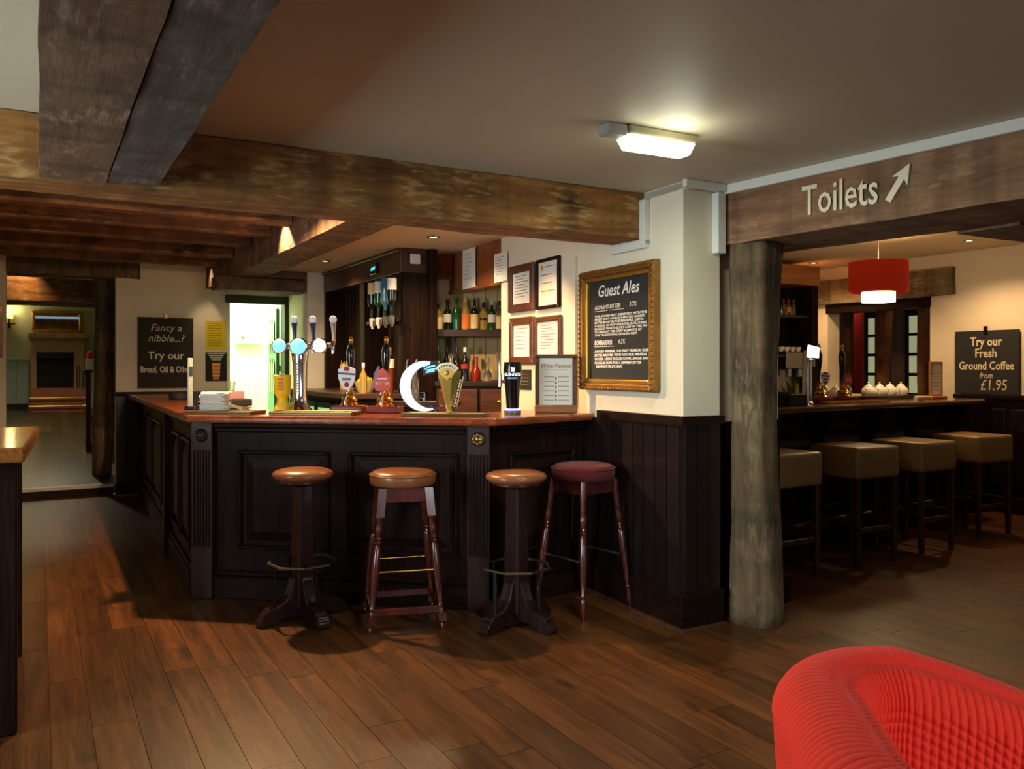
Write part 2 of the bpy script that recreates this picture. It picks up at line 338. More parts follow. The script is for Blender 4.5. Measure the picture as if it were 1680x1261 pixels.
# floors
fl = struct(MB().box(-2.4, 7.8, -2.6, 9.78, -.09, -.004).build('floor', FLOORW), 'brown oak board floor of the bar rooms')
pk = MB().box(-.5, .5, -.5, .5, -.02, 0).build('plank', FLOORW, fl); pkm = pk.data; bpy.data.objects.remove(pk, do_unlink=True)
def proj(u, v, z):
    x, y = u*CP-v*SP, u*SP+v*CP
    return None if y < .2 else (840+FPX*x/y, HZ-FPX*(z-EYE)/y)
def seen(x0, x1, y0, y1, z, m=0):
    for a in (x0, (x0+x1)/2, x1):
        for c in (y0, (y0+y1)/2, y1):
            p = proj(a, c, z)
            if p and -m < p[0] < 1680+m and 560 < p[1] < 1261+m: return True
    return False
u = -1.3; i = 0
while u < 7.78:
    w = .155 if i % 3 else .135
    v = -.2-random.random()*1.1
    while v < 9.7:
        ln = random.uniform(.8, 1.5); a, c = v, min(v+ln, 9.76); v += ln
        mu, mv = u+w/2, (a+c)/2
        hid = (mu > 1.0 and mv > 5.15 and mu < 2.9) or (mu > 2.95 and mu < 3.65 and mv > 3.6) or (mu > 3.6 and mv > 4.75) or (mu > 2.25 and mv > 4.7)
        if hid or not seen(u, u+w, a, c, 0): continue
        o = bpy.data.objects.new('plank', pkm); COL.objects.link(o); o.parent = fl
        o.location = (mu, mv, random.uniform(-.0008, .0)); o.scale = (w-.0025, c-a-.003, 1)
    u += w; i += 1
SL = .072; SLA = math.atan(SL)
ff = struct(MB().box(-1.6, 1.15, 0, 7.4, -.1, -.004).build('floor_far', FLOORD, loc=(0, 9.8, .1), rot=(SLA, 0, 0)), 'worn grey-brown board floor rising towards the fireplace')
u = -.45
while u < .75:
    v = .1
    while v < 7.2:
        ln = random.uniform(1.2, 2.2); c = min(v+ln, 7.3)
        o = bpy.data.objects.new('plank', pkm); COL.objects.link(o); o.parent = ff
        o.location = (u+.075, (v+c)/2, 0); o.scale = (.142, c-v-.008, 1); o.material_slots[0].link = 'OBJECT'; o.material_slots[0].material = FLOORD
        v = c
        if v >= 7.3: break
    u += .15
st = struct(MB().box(-.285, .69, 9.76, 9.82, -.01, .075).build('trim_1', BARX), 'brown step riser at the edge of the raised floor')
struct(MB().box(-.285, .69, 9.745, 9.93, .076, .106).build('trim_2', plain('pale_metal_nosing', (190,182,166), .4, .3), bevel=.004), 'pale metal nosing along the step to the raised floor')
# ceilings
sbox('ceiling', -2.4, 3.72, -2.6, 3.86, ZC, ZC+.05, CEIL, 'smooth pinkish brown plaster ceiling above the stools')
sbox('ceiling_servery', 1.9, 5.2, 3.86, 9.6, ZC, ZC+.05, CEILW, 'cream ceiling above the serving side of the bar')
sbox('ceiling_joists', -2.4, 1.95, 3.6, 9.8, 2.562, 2.61, JOIST, 'dark boards above the joists on the left')
sbox('ceiling_right', 3.72, 7.9, -2.6, 8.2, 2.47, 2.52, CEILW, 'warm cream ceiling of the room behind the lintel')
sbox('ceiling_far', -1.7, 1.3, 9.8, 17.3, 2.78, 2.83, CEILW, 'dim ceiling of the fireplace room')
# walls
sbox('wall_over_beam', -2.4, 1.95, 3.62, 3.84, ZC+.052, 2.559, PLASTER, 'plaster above the long beam')
pier = [gwp(0), (3.10, 3.238), (3.10, 3.335), (3.64, 3.335), (3.64, 5.5), gwp(2.095)]
struct(MB().prism(pier, 0, ZC).build('wall_centre', PLASTER), 'cream plaster wall carrying the ales board and picture frames')
sbox('wall_over_lintel', 3.12, 3.72, -2.6, 3.9, ZC+.002, 2.6, PLASTER, 'plaster wall above the lintel')
def wall_holes(name, label, axis, pos, th, a0, a1, z0, z1, holes, mat):
    """wall along an axis ('u' or 'v') with rectangular openings (a0, a1, z0, z1)"""
    mb = MB()
    def bx(p, q, r, s):
        if q-p < 1e-4 or s-r < 1e-4: return
        if axis == 'u': mb.box(p, q, pos, pos+th, r, s)
        else: mb.box(pos, pos+th, p, q, r, s)
    cur = a0
    for (h0, h1, y0, y1) in sorted(holes):
        bx(cur, h0, z0, z1); bx(h0, h1, z0, y0); bx(h0, h1, y1, z1); cur = h1
    bx(cur, a1, z0, z1)
    return struct(mb.build(name, mat), label)
wall_holes('wall_left', 'plaster wall with windows on the left, out of view', 'v', -2.6, .2, -2.6, 9.8, 0, 2.5, [(2.1, 3.5, .95, 1.95), (-1.3, .1, .95, 1.95)], PLASTER)
wall_holes('wall_rear', 'plaster wall with a window behind the viewer', 'u', -2.8, .2, -2.6, 8.0, 0, 2.6, [(.7, 2.3, .95, 2.05)], PLASTER)
DW0, DW1 = 1.855, 2.46
wall_holes('wall_back', 'cream back wall with the nibble board and the kitchen doorway', 'u', 9.62, .16, .70, 3.2, 0, 2.6, [(DW0, DW1, 0, 2.075)], PLASTER)
sbox('wall_back_left', -2.4, -.285, 9.62, 9.8, 0, 2.6, PLASTER, 'cream wall at the left edge of the opening to the fireplace room')
wall_holes('wall_right', 'warm cream wall with a timbered opening and the coffee board', 'v', 7.8, .20, -2.6, 8.2, 0, 2.6, [(5.17, 6.42, 1.05, 2.03)], PLASTER)
sbox('wall_servery_return', 2.31, 2.56, 8.14, 8.3, 0, ZC, PLASTER, 'short cream wall beside the back bar')
sbox('wall_servery_side', 2.50, 2.60, 8.3, 9.62, 0, ZC, PLASTER, 'cream wall between the back bar and the kitchen doorway')
sbox('wall_right_back', 3.72, 7.8, 6.75, 6.9, 0, 2.6, PLASTER, 'wall behind the right hand servery')
# fireplace room shell
sbox('wall_far', -1.7, 1.3, 17.05, 17.2, 0, 2.8, SAGE, 'sage green wall behind the fireplace')
sbox('wall_far_left', -1.8, -1.6, 9.8, 17.2, 0, 2.8, SAGE, 'sage green side wall of the fireplace room')
sbox('wall_far_right', 1.15, 1.3, 9.8, 17.2, 0, 2.8, SAGE, 'right side wall of the fireplace room')
# kitchen seen through the doorway
sbox('wall_kitchen_back', 1.2, 3.3, 11.0, 11.1, 0, 2.7, KITW, 'bright white wall of the kitchen')
sbox('wall_kitchen_left', 1.30, 1.42, 9.78, 11.0, 0, 2.7, KITW, 'white side wall of the kitchen')
sbox('wall_kitchen_right', 2.62, 2.72, 9.78, 11.0, 0, 2.7, KITW, 'pale green side wall of the kitchen')
sbox('ceiling_kitchen', 1.2, 3.3, 9.62, 11.1, 2.65, 2.7, KITW, 'white ceiling of the kitchen')
sbox('floor_kitchen', 1.2, 3.3, 9.78, 11.1, -.05, 0, GREYPL, 'grey floor of the kitchen')
# windows that let the daylight in (outside the frame)
def window(n, axis, pos, a0, a1, z0, z1, label):
    r = thing('window_%d' % n, label, None); del r['label']; r['label'] = label; r['kind'] = 'structure'
    def b(name, p, q, s, t, m):
        (MB().box(p, q, pos, pos+.06, s, t) if axis == 'u' else MB().box(pos, pos+.06, p, q, s, t)).build(name, m, r)
    b('frame_rail', a0, a1, z0, z0+.05, WHITEP); b('frame_rail', a0, a1, z1-.05, z1, WHITEP)
    for x in (a0, (a0+a1)/2-.025, a1-.05): b('frame_stile', x, x+.05, z0+.05, z1-.05, WHITEP)
window(1, 'v', -2.58, 2.1, 3.5, .95, 1.95, 'white framed window in the left wall, out of view')
window(2, 'v', -2.58, -1.3, .1, .95, 1.95, 'second white framed window in the left wall, out of view')
window(3, 'u', -2.78, .7, 2.3, .95, 2.05, 'white framed window in the wall behind the viewer')
# ---------------------------------------------------------------- beams and posts
def beam(name, x0, x1, y0, y1, z0, z1, mat, label, amp=.007, step=.08, rz=0.0, loc=None, group=None, sd=0.0):
    cx, cy, cz = (x0+x1)/2, (y0+y1)/2, (z0+z1)/2
    o = rough_box(name, x0-cx, x1-cx, y0-cy, y1-cy, z0-cz, z1-cz, mat, None, amp, step, loc or (cx, cy, cz), rz, sd=sd or cx*3+cy)
    return tag(o, label, 'beam', group)
beam('ceiling_beam', -2.39, 2.862, 3.57, 3.86, 2.04, ZC-.003, BEAMA, 'long ochre timber beam crossing the room in front of the bar')
beam('ceiling_beam', 0.0, .224, -2.5, 3.56, 2.047, ZC-.003, BEAMV, 'brown beam overhead at top left, running towards the bar', amp=.005, sd=4)
beam('ceiling_beam', .228, .408, -2.5, 3.56, 2.052, ZC-.003, BEAMG, 'dark grey beam side by side with the brown overhead beam', amp=.005, sd=9)
beam('ceiling_beam', 1.60, 1.90, 3.87, 9.61, 2.215, 2.555, BEAMV, 'grey-brown beam running from the long beam to the back wall above the bar', sd=2)
for n, v in enumerate((4.75, 5.37, 5.99, 6.61, 7.33, 8.09, 8.87)):
    nm = ['first', 'second', 'third', 'fourth', 'fifth', 'sixth', 'seventh'][n]
    beam('joist', -2.39, 1.59, v, v+.12, 2.385+random.uniform(-.012, .012), 2.542, JOIST, 'orange-brown ceiling joist at left, %s behind the long beam' % nm, amp=.006, step=.1, group='joists over the left of the bar', sd=n*2.3+1)
beam('ceiling_beam', 1.45, 2.30, 8.15, 8.42, 2.085, 2.205, BEAMV, 'short dark beam under the bar beam near the kitchen doorway', sd=5)
beam('ceiling_beam', 1.915, 2.30, 8.15, 8.42, 2.215, ZC-.004, BEAMV, 'dark packing beam on top of the short dark beam', sd=6)
beam('header_beam', -.285, .93, 9.60, 9.9, 2.285, 2.50, POSTM, 'dark header beam over the opening to the fireplace room', sd=3)
beam('ceiling_beam', -1.58, 1.14, 12.0, 12.25, 2.19, 2.48, BEAMA, 'ochre beam lit from above in the fireplace room', sd=8)
beam('ceiling_beam', -1.58, 1.14, 15.4, 15.6, 2.36, 2.52, BEAMV, 'dark low beam in front of the mirror of the fireplace room', sd=11)
# lintel: runs at a slight angle to the room
LR = math.atan2(-.1035, -.995)                                      # direction towards the viewer
LD = Vector((.1035, -.995)); LN = Vector((.995, .1035))
LO = Vector((3.108, 3.318))
def lp(s, n=0.0): p = LO+LD*s+LN*n; return (p.x, p.y)
lz0, lz1 = 1.98, ZC-.004
q = lp(2.6, .15); LRZ = math.atan2(LD.y, LD.x)
lb = tag(rough_box('lintel_beam', -2.6, 2.6, -.15, .15, lz0-2.13, lz1-2.13, LINT, None, .006, .08, (q[0], q[1], 2.13), LRZ, sd=7), 'broad brown lintel beam painted with Toilets and an arrow', 'beam')
q = lp(2.6, .45)
tag(rough_box('lintel_beam', -2.6, 2.6, -.14, .14, lz0-2.13+.012, lz1-2.13, LINT, None, .006, .1, (q[0], q[1], 2.13), LRZ, sd=17), 'rear lintel beam behind the one painted with Toilets', 'beam')
beam('ceiling_beam', 3.86, 7.79, 2.12, 2.42, 1.985, 2.465, LINT, 'dark beam crossing the ceiling of the right hand room', sd=13)
v0, d0 = on_u(1568, 7.8)
beam('wall_beam', 7.74, 7.87, v0, 6.74, 2.06, 2.33, oldwood('wall_beam_wood', (92,76,52), (136,116,84), (160,146,116), 1, .6), 'pale weathered timber set in the wall above the timbered opening', sd=15)
# posts
def post(name, label, c, r, z0, z1, mat, seed, flat=.9, lean=0.0, seg=26, rings=34):
    mb = MB(); vs = []; fs = []
    for j in range(rings+1):
        t = j/rings; z = z0+(z1-z0)*t
        rr = r*(1.0+.07*math.sin(t*5+seed)+.06*noise.noise(Vector((seed, t*4, 0))))
        ox = .018*math.sin(t*4.2+seed)+lean*t
        for k in range(seg):
            a = 2*PI*k/seg
            sq = 1.0/max(abs(math.cos(a)), abs(math.sin(a)))**.45
            n = noise.noise(Vector((math.cos(a)*2.2+seed, math.sin(a)*2.2, z*1.6)))*.17+noise.noise(Vector((math.cos(a)*7+seed, math.sin(a)*7, z*3)))*.09
            q = rr*sq*(.93+n)
            vs.append((ox+q*math.cos(a), q*math.sin(a)*flat, z))
    for j in range(rings):
        for k in range(seg):
            a, b2 = j*seg+k, j*seg+(k+1)%seg; fs.append((a, b2, b2+seg, a+seg))
    fs.append(tuple(range(seg-1,-1,-1))); fs.append(tuple(range(rings*seg, (rings+1)*seg)))
    mb.add(vs, fs)
    return tag(mb.build(name, mat, loc=(c[0], c[1], 0), smooth='all', rz=.3), label, 'post')
post('oak_post', 'thick rough-hewn oak post under the lintel painted with Toilets', (3.285, 3.155), .134, 0, 1.978, POSTM, 2.1, lean=-.02)
post('oak_post', 'dark oak post on the step beside the nibble board wall', (.63, 10.38), .11, .14, 2.5, POSTM, 5.3)
# cornice and dado trims
def cornice(n, pts, z0, z1, th, mat, label):
    mb = MB()
    for (a, b2) in zip(pts[:-1], pts[1:]):
        A, B = Vector(a), Vector(b2); d = (B-A).normalized(); nn = Vector((-d.y, d.x))*th
        mb.prism([A[:], B[:], (B+nn)[:], (A+nn)[:]], z0, z1)
    return struct(mb.build('trim_%d' % n, mat, bevel=.003), label)
tb = gw(1057)[0]
cornice(3, [gwp(tb), gwp(-.03)], ZC-.042, ZC-.001, .035, WHITEP, 'white cornice strip above the ales board')
cornice(4, [(2.82, 3.208), (3.09, 3.208)], ZC-.042, ZC-.001, -.03, WHITEP, 'white cornice strip around the end of the pier')
cornice(5, [lp(.01, -.028), lp(5.1, -.028)], ZC-.05, ZC-.001, .027, WHITEP, 'white cornice strip along the lintel')
struct(MB().prism([gwp(tb), gwp(tb-.05), gwp(tb-.05, .035), gwp(tb, .035)], 2.0, ZC-.043).build('trim_6', WHITEP, bevel=.003), 'white upright trim at the end of the long beam')
struct(MB().prism([gwp(tb-.05), gwp(tb+.29), gwp(tb+.29, .03), gwp(tb-.05, .03)], 1.985, 2.03).build('trim_7', WHITEP, bevel=.003), 'white trim under the end of the long beam')
struct(MB().box(3.045, 3.10, 3.19, 3.237, 1.93, ZC-.043).build('trim_8', WHITEP, bevel=.003), 'white upright trim at the end of the lintel')
t0 = gw(945)[0]
struct(MB().prism([gwp(t0-.02), gwp(t0+.02), gwp(t0+.02, .018), gwp(t0-.02, .018)], 1.1, 2.03).build('trim_9', PLASTER, bevel=.002), 'slim plaster strip down the wall between frames and ales board')
# wainscot: upright boards, rail and skirting
wz0, wz1, wzr = .15, 1.045, 1.088
wc = struct(MB().prism([gwp(-.004, .004), gwp(1.15, .004), gwp(1.15, .001), gwp(-.004, .001)], wz0, wz1).build('trim_10', BOARDW), 'dark boarded wainscot of the pier')
bd = MB().box(0, 1, -.014, 0, wz0, wz1).build('board', BOARDW, wc, bevel=.003); bdm = bd.data; bpy.data.objects.remove(bd, do_unlink=True)
def boards(parent, org, rz, total, w):
    n = int(round(total/w)); w = total/n
    for i2 in range(n):
        o = bpy.data.objects.new('board', bdm); COL.objects.link(o); o.parent = parent
        o.location = (org[0]+math.cos(rz)*i2*w, org[1]+math.sin(rz)*i2*w, 0); o.rotation_euler = (0, 0, rz); o.scale = (w-.006, 1, 1)
boards(wc, gwp(1.13, .004), GWR, 1.12, .098)
boards(wc, (2.852, 3.236), 0, .245, .08)
boards(wc, (3.11, 3.333), 0, .53, .1)
def rail(n, pts, z0, z1, th, mat, label, bevel=.006): return cornice(n, pts, z0, z1, th, mat, label)
struct(MB().prism([gwp(-.04, .04), gwp(.75, .04), gwp(.75, 0), gwp(0, 0), (3.1, 3.238), (3.1, 3.198), (2.81, 3.198)], wz1-.002, wzr).build('trim_11', BARX, bevel=.008, seg=2), 'dark moulded rail along the top of the pier wainscot')
struct(MB().prism([gwp(-.03, .03), gwp(1.1, .03), gwp(1.1, 0), gwp(0, 0), (3.1, 3.238), (3.1, 3.208), (2.82, 3.208)], .0, .15).build('baseboard_centre', BARX, bevel=.006), 'dark skirting around the foot of the pier')
struct(MB().prism([gwp(-.04, .04), gwp(1.1, .04), gwp(1.1, 0), gwp(0, 0), (3.1, 3.238), (3.1, 3.198), (2.81, 3.198)], .15, .185).build('trim_12', BARX, bevel=.009), 'moulding on top of the pier skirting')
struct(MB().prism([gwp(-.05, .05), gwp(1.1, .05), gwp(1.1, .03), gwp(-.03, .03), (3.1, 3.208), (3.1, 3.188), (2.80, 3.188)], .0, .016).build('trim_13', FRAMEW), 'pale wooden beading on the floor around the pier')
struct(MB().box(3.11, 3.69, 3.29, 3.334, 0, .17).build('baseboard_post', BARX, bevel=.006), 'dark skirting behind the oak post')
struct(MB().box(3.5, 3.70, 3.27, 3.29, 0, .016).build('trim_14', FRAMEW), 'pale wooden beading behind the oak post')
nb = struct(MB().box(.70, 1.855, 9.612, 9.619, .12, wz1).build('trim_15', BOARDW), 'dark boarded wainscot under the nibble board')
boards(nb, (.70, 9.612), 0, 1.15, .1)
struct(MB().box(.69, 1.86, 9.57, 9.619, wz1, wzr).build('trim_16', BARX, bevel=.006), 'dark rail under the nibble board')
struct(MB().box(.69, 1.3, 9.575, 9.619, 0, .125).build('baseboard_back', BARX, bevel=.006), 'dark skirting of the nibble board wall')
struct(MB().box(.69, 1.1, 9.55, 9.575, 0, .016).build('trim_17', LIGHTW), 'pale beading at the foot of the nibble board wall')
rw = struct(MB().box(7.785, 7.799, -2.0, 4.9, .15, wz1).build('trim_18', BOARDW), 'dark panelled wainscot under the coffee board')
for v in [2.6+.45*k for k in range(5)]:
    MB().box(7.755, 7.785, v, v+.41, .25, .96).build('panel', BOARDW, rw, bevel=.012)
struct(MB().box(7.745, 7.799, -2.0, 4.9, wz1, wzr).build('trim_19', BARX, bevel=.006), 'dark rail under the coffee board')
struct(MB().box(7.75, 7.799, -2.0, 4.9, 0, .149).build('baseboard_right', BARX, bevel=.006), 'dark skirting of the right hand wall')
# door frame of the kitchen doorway and the open green door
DGREEN = plain('dark_green_frame_paint', (46,60,34), .6)
struct(MB().box(DW0-.05, DW1+.04, 9.59, 9.625, 2.07, 2.16).build('trim_20', DGREEN, bevel=.004), 'dark green head of the kitchen doorway')
struct(MB().box(DW1-.005, DW1+.04, 9.58, 9.78, 0, 2.07).build('trim_21', DGREEN, bevel=.004), 'dark right jamb of the kitchen doorway')
dr = thing('door_1', 'open green door of the kitchen with dark slots', None, (DW1-.03, 9.80, 0), math.radians(85)); dr['kind'] = 'structure'
MB().box(0, .62, -.02, .02, .01, 2.04).build('door_leaf', GREENP, dr, bevel=.004)
for zz in (1.05, 1.52):
    for xx in (.08, .22, .36): MB().slab([(xx, zz), (xx+.1, zz), (xx+.1, zz+.34), (xx+.05, zz+.4), (xx, zz+.34)], .021, .032).build('dark_slot', BLACK, dr)
for zz in (.9, 1.3, 1.62): MB().box(-.02, .05, -.035, -.018, zz, zz+.07).build('hinge', DIMBRASS, dr)
light('kitchen_tube', 'AREA', (2.05, 10.4, 2.6), 80, (.90, 1.0, .74), .8, .8, (2.05, 10.4, 0))
# ---------------------------------------------------------------- the bar
ZT = 1.065
def offs(pts, d):
    out = []; P = [Vector(p) for p in pts]; n = len(P)
    for i2, p in enumerate(P):
        ns = []
        if i2 > 0: e = (P[i2]-P[i2-1]).normalized(); ns.append(Vector((-e.y, e.x)))
        if i2 < n-1: e = (P[i2+1]-P[i2]).normalized(); ns.append(Vector((-e.y, e.x)))
        if len(ns) == 1: q = p+ns[0]*d
        else:
            b = (ns[0]+ns[1]).normalized(); q = p+b*d/max(.3, b.dot(ns[0]))
        out.append((q.x, q.y))
    return out
tw = gw(976)[0]
OUT = [(.80, 9.56), dep(307, 4.72), dep(813, 4.42), gwp(tw, .006)]
BASE = [(.93, 9.56), dep(320, 4.86), dep(806, 4.58), gwp(tw+.10, .012)]
INN = offs(OUT, .56)
bt = MB().prism([tuple(p) for p in OUT]+[tuple(p) for p in INN[::-1]], ZT-.042, ZT).build('worktop', TOPW, bevel=.014, seg=2)
tag(bt, 'polished red-brown counter top of the angled main bar', 'counter top')
bar = thing('bar_unit', 'dark panelled front of the angled main bar with carved pilasters', 'bar', (0, 0, 0))
def pframe(A, B):
    A, B = Vector(A), Vector(B); d = B-A
    return (A.x, A.y, 0), math.atan2(d.y, d.x), d.length
def ring(mb, x0, x1, z0, z1, w, y0, y1):
    o = [(x0,z0),(x1,z0),(x1,z1),(x0,z1)]; n = [(x0+w,z0+w),(x1-w,z0+w),(x1-w,z1-w),(x0+w,z1-w)]
    for k in range(4): mb.slab([o[k], o[(k+1)%4], n[(k+1)%4], n[k]], y0, y1)
    return mb
def face(root, A, B, panels, pil=(), zt=ZT-.043, sk=.15, fz=.94):
    loc, rz, Ln = pframe(A, B)
    MB().box(0, Ln, .0, .04, 0, zt).build('back_board', BARW, root, loc, rz)
    MB().box(0, Ln, -.028, 0, 0, sk-.02).build('skirting', BARX, root, loc, rz, bevel=.005)
    MB().box(0, Ln, -.02, 0, sk-.02, sk+.012).build('skirting_moulding', BARX, root, loc, rz, bevel=.008)
    MB().box(0, Ln, -.03, 0, fz+.05, zt).build('frieze', BARX, root, loc, rz, bevel=.01, seg=2)
    MB().box(0, Ln, -.018, 0, fz+.025, fz+.05).build('frieze_bead', BARX, root, loc, rz, bevel=.007)
    for (x0, x1, z0, z1) in panels:
        ring(MB(), x0, x1, z0, z1, .022, -.026, 0).build('panel_moulding', BARX, root, loc, rz, bevel=.007)
        m = MB(); a = .05; b = .10
        m.add([(x0+a,-.004,z0+a),(x1-a,-.004,z0+a),(x1-a,-.004,z1-a),(x0+a,-.004,z1-a),(x0+b,-.02,z0+b),(x1-b,-.02,z0+b),(x1-b,-.02,z1-b),(x0+b,-.02,z1-b)],
              [(4,5,6,7),(0,1,5,4),(1,2,6,5),(2,3,7,6),(3,0,4,7)])
        m.build('raised_panel', BARW, root, loc, rz)
    for (x0, x1) in pil:
        p = MB().box(x0, x1, -.045, 0, 0, zt).build('pilaster', REDP, root, loc, rz, bevel=.004)
        n = 5; w = (x1-x0-.036)/n
        for k in range(n+1):
            xx = x0+.018+k*w
            MB().box(xx-.004, xx+.004, -.058, -.044, .30, .86).build('rib', REDP, p, bevel=.003)
        c = (x0+x1)/2
        ro = MB().lathe([(.0,.0),(.038,.0),(.040,.006),(.034,.012),(.028,.008),(.022,.010),(.012,.018),(0.0,.02)], 20)
        for k in range(8):
            a = k*PI/4; ro.lathe([(0,0),(.009,0),(.007,.013),(0,.016)], 8, (.024*math.cos(a), .024*math.sin(a), .004))
        ro.build('rosette', DIMBRASS if x0 > 1 else REDP, p, (c, -.045, .945), rot=(PI/2, 0, 0), smooth=True)
REDP = wood('red_dark_pilaster_oak', (32,16,13), (60,32,24), 2, .33, .25, 20, .05, .12)
LM = (Vector(BASE[2])-Vector(BASE[1])).length
face(bar, BASE[1], BASE[2], [(LM*.155, LM*.47, .29, .86), (LM*.535, LM*.895, .285, .86)], [(.0, .13), (LM-.13, LM)])
LS = (Vector(BASE[1])-Vector(BASE[0])).length
face(bar, BASE[0], BASE[1], [(LS-.09-.44*(k+1)-.1*k, LS-.09-.44*k-.1*k, .26, .90) for k in range(2)]+[(LS-1.75-.9*(k+1), LS-1.85-.9*k, .26, .90) for k in range(2)])
loc, rz, _ = pframe(BASE[0], BASE[1])
MB().box(LS-1.42, LS-1.30, -.05, 0, 0, ZT-.043).build('side_stile', BARW, bar, loc, rz, bevel=.005)
for zz in (.20, .80): MB().box(LS-3.9, LS-3.86, -.075, -.03, zz, zz+.09).build('flap_hinge', BLACKM, bar, loc, rz, bevel=.004)
LQ = (Vector(BASE[3])-Vector(BASE[2])).length
face(bar, BASE[2], BASE[3], [(.12, LQ-.10, .29, .86)])
# counter items stand on lines parallel to the front edge, d behind it
OA, OB = Vector(OUT[1]), Vector(OUT[2]); OD = (OB-OA).normalized(); ON = Vector((-OD.y, OD.x))
FR = math.atan2(OD.y, OD.x)
def ct(px, d):
    P = OA+ON*d; k = (px-840)/FPX; r = Vector((CP*k+SP, CP-SP*k))      # ray direction in the room
    det = OD.x*(-r.y)+r.x*OD.y; t = (P.x*r.y-P.y*r.x)/(-(OD.x*r.y-OD.y*r.x)); q = P+OD*t
    return (q.x, q.y, ZT)
# ---------------------------------------------------------------- stools
def pedestal_stool(label, loc, rz):
    t = thing('bar_stool', label, 'stool', loc, rz, 'bar stools at the main bar')
    MB().lathe([(0,.735),(.10,.735),(.135,.742),(.156,.758),(.160,.772),(.150,.786),(.12,.797),(.06,.803),(0,.805)], 40).build('seat', LEATHB, t, smooth='all')
    MB().lathe([(0,.722),(.115,.722),(.13,.73),(.13,.742),(0,.742)], 32).build('seat_plate', REDW, t, smooth=True)
    m = MB(); w = .046
    m.add([(x*w*s, y*w*s, z) for z, s in ((.06,1.15),(.72,.95)) for x, y in ((-1,-1),(1,-1),(1,1),(-1,1))],
          [(0,3,2,1),(4,5,6,7),(0,1,5,4),(1,2,6,5),(2,3,7,6),(3,0,4,7)])
    m.build('column', REDW2, t, bevel=.012)
    prof = [(.02,.03),(.13,.03),(.17,.005),(.175,0),(.245,0),(.255,.012),(.252,.035),(.238,.043),(.235,.058),(.218,.066),(.212,.08),(.19,.088),(.15,.094),(.115,.11),(.09,.14),(.075,.18),(.062,.225),(.05,.235),(.02,.235)]
    for k in range(4):
        MB().slab(prof, -.032, .032).build('foot', REDW2, t, (0,0,0), k*PI/2, bevel=.004)
    R = .178; oc = [(R*math.cos(PI/8+k*PI/4), R*math.sin(PI/8+k*PI/4), .30) for k in range(8)]
    m = MB()
    for k in range(8):
        a, b = Vector(oc[k]), Vector(oc[(k+1)%8]); d = (b-a).normalized(); n = Vector((-d.y, d.x, 0))*.006
        m.add([a+n+Vector((0,0,z)) if s else a-n+Vector((0,0,z)) for z in (0,.010) for s in (0,1)]+[b+n+Vector((0,0,z)) if s else b-n+Vector((0,0,z)) for z in (0,.010) for s in (0,1)],
              [(0,1,3,2),(4,6,7,5),(0,2,6,4),(1,5,7,3),(2,3,7,6),(0,4,5,1)])
    m.build('foot_ring', STEEL2, t)
    for k in range(4):
        a = k*PI/2; MB().tube([(.158*math.cos(a), .158*math.sin(a), .085), (.158*math.cos(a), .158*math.sin(a), .302)], .0065, 8).build('ring_rod', BLACKM, t)
    return t
REDW2 = wood('dark_red_brown_wood', (24,13,13), (50,27,24), 2, .28, .4, 16, .05, .05)
STEEL2 = plain('worn_steel', (170,168,150), .3, 1.0)
def legged_stool(label, loc, rz, seat_mat, seat_h, r, square, foot_col):
    t = thing('bar_stool', label, 'stool', loc, rz, 'bar stools at the main bar')
    h = seat_h
    s = MB().lathe([(0,h-.075),(r-.012,h-.075),(r,h-.066),(r+.002,h-.03),(r-.002,h-.012),(r-.022,h),(r*.6,h+.008),(0,h+.010)], 44).build('seat', seat_mat, t, smooth='all')
    MB().tube([((r+.002)*math.cos(a), (r+.002)*math.sin(a), h-.018) for a in [2*PI*k/44 for k in range(44)]], .0035, 6, closed=True).build('piping', seat_mat, s, smooth='all')
    zt = h-.075; top, bot = .118, .185
    for sx in (-1, 1):
        for sy in (-1, 1):
            m = MB()
            if square: m.box(-.021, .021, -.021, .021, zt-.145, zt)
            else: m.lathe([(.015,zt-.145),(.019,zt-.10),(.022,zt-.04),(.022,zt)], 14)
            z1 = zt-.145
            m.lathe([(.012,z1-.50),(.016,z1-.47),(.011,z1-.462),(.016,z1-.452),(.0125,z1-.44),(.020,z1-.34),(.0225,z1-.26),(.018,z1-.15),(.013,z1-.135),(.019,z1-.127),(.013,z1-.118),(.019,z1-.108),(.013,z1-.098),(.018,z1-.08),(.020,z1-.055),(.015,z1-.02),(.019,z1-.012),(.019,z1)], 16)
            if square: m.box(-.02, .02, -.02, .02, .045, z1-.49); m.lathe([(.0,0),(.010,.0),(.014,.012),(.012,.026),(.009,.034),(.013,.045)], 12)
            else: m.lathe([(.0,0),(.010,.0),(.012,.02),(.018,.05),(.018,z1-.49)], 12)
            m.v = [(x+sx*(top+(bot-top)*(1-z/zt)), y+sy*(top+(bot-top)*(1-z/zt)), z) for (x, y, z) in m.v]
            m.build('leg', REDW, t, smooth=True)
    def at(z): return top+(bot-top)*(1-z/zt)
    a = at(zt-.04)
    for k in range(4): MB().box(-a, a, -a-.012, -a+.012, zt-.075, zt).build('seat_rail', REDW, t, (0,0,0), k*PI/2, bevel=.003)
    a = at(.10)
    for k in range(4):
        if square: MB().box(-a, a, -a-.011, -a+.011, .085, .12).build('stretcher', REDW, t, (0,0,0), k*PI/2, bevel=.003)
    for k in ((0, 2) if square else (1, 3)):
        b = at(.30); MB().tube([(-b, -b, .30), (b, -b, .30)], .006, 10).build('foot_rail', foot_col, t, (0,0,0), k*PI/2, smooth=True)
    return t
CR = -PHI   # a stool square to the viewer is turned by this
def fx(px, d): p = dep(px, d); return (p[0], p[1], 0)
pedestal_stool('brown leather pedestal stool with octagonal foot ring nearest the carved left pilaster', fx(497, 4.42), CR+math.radians(40))
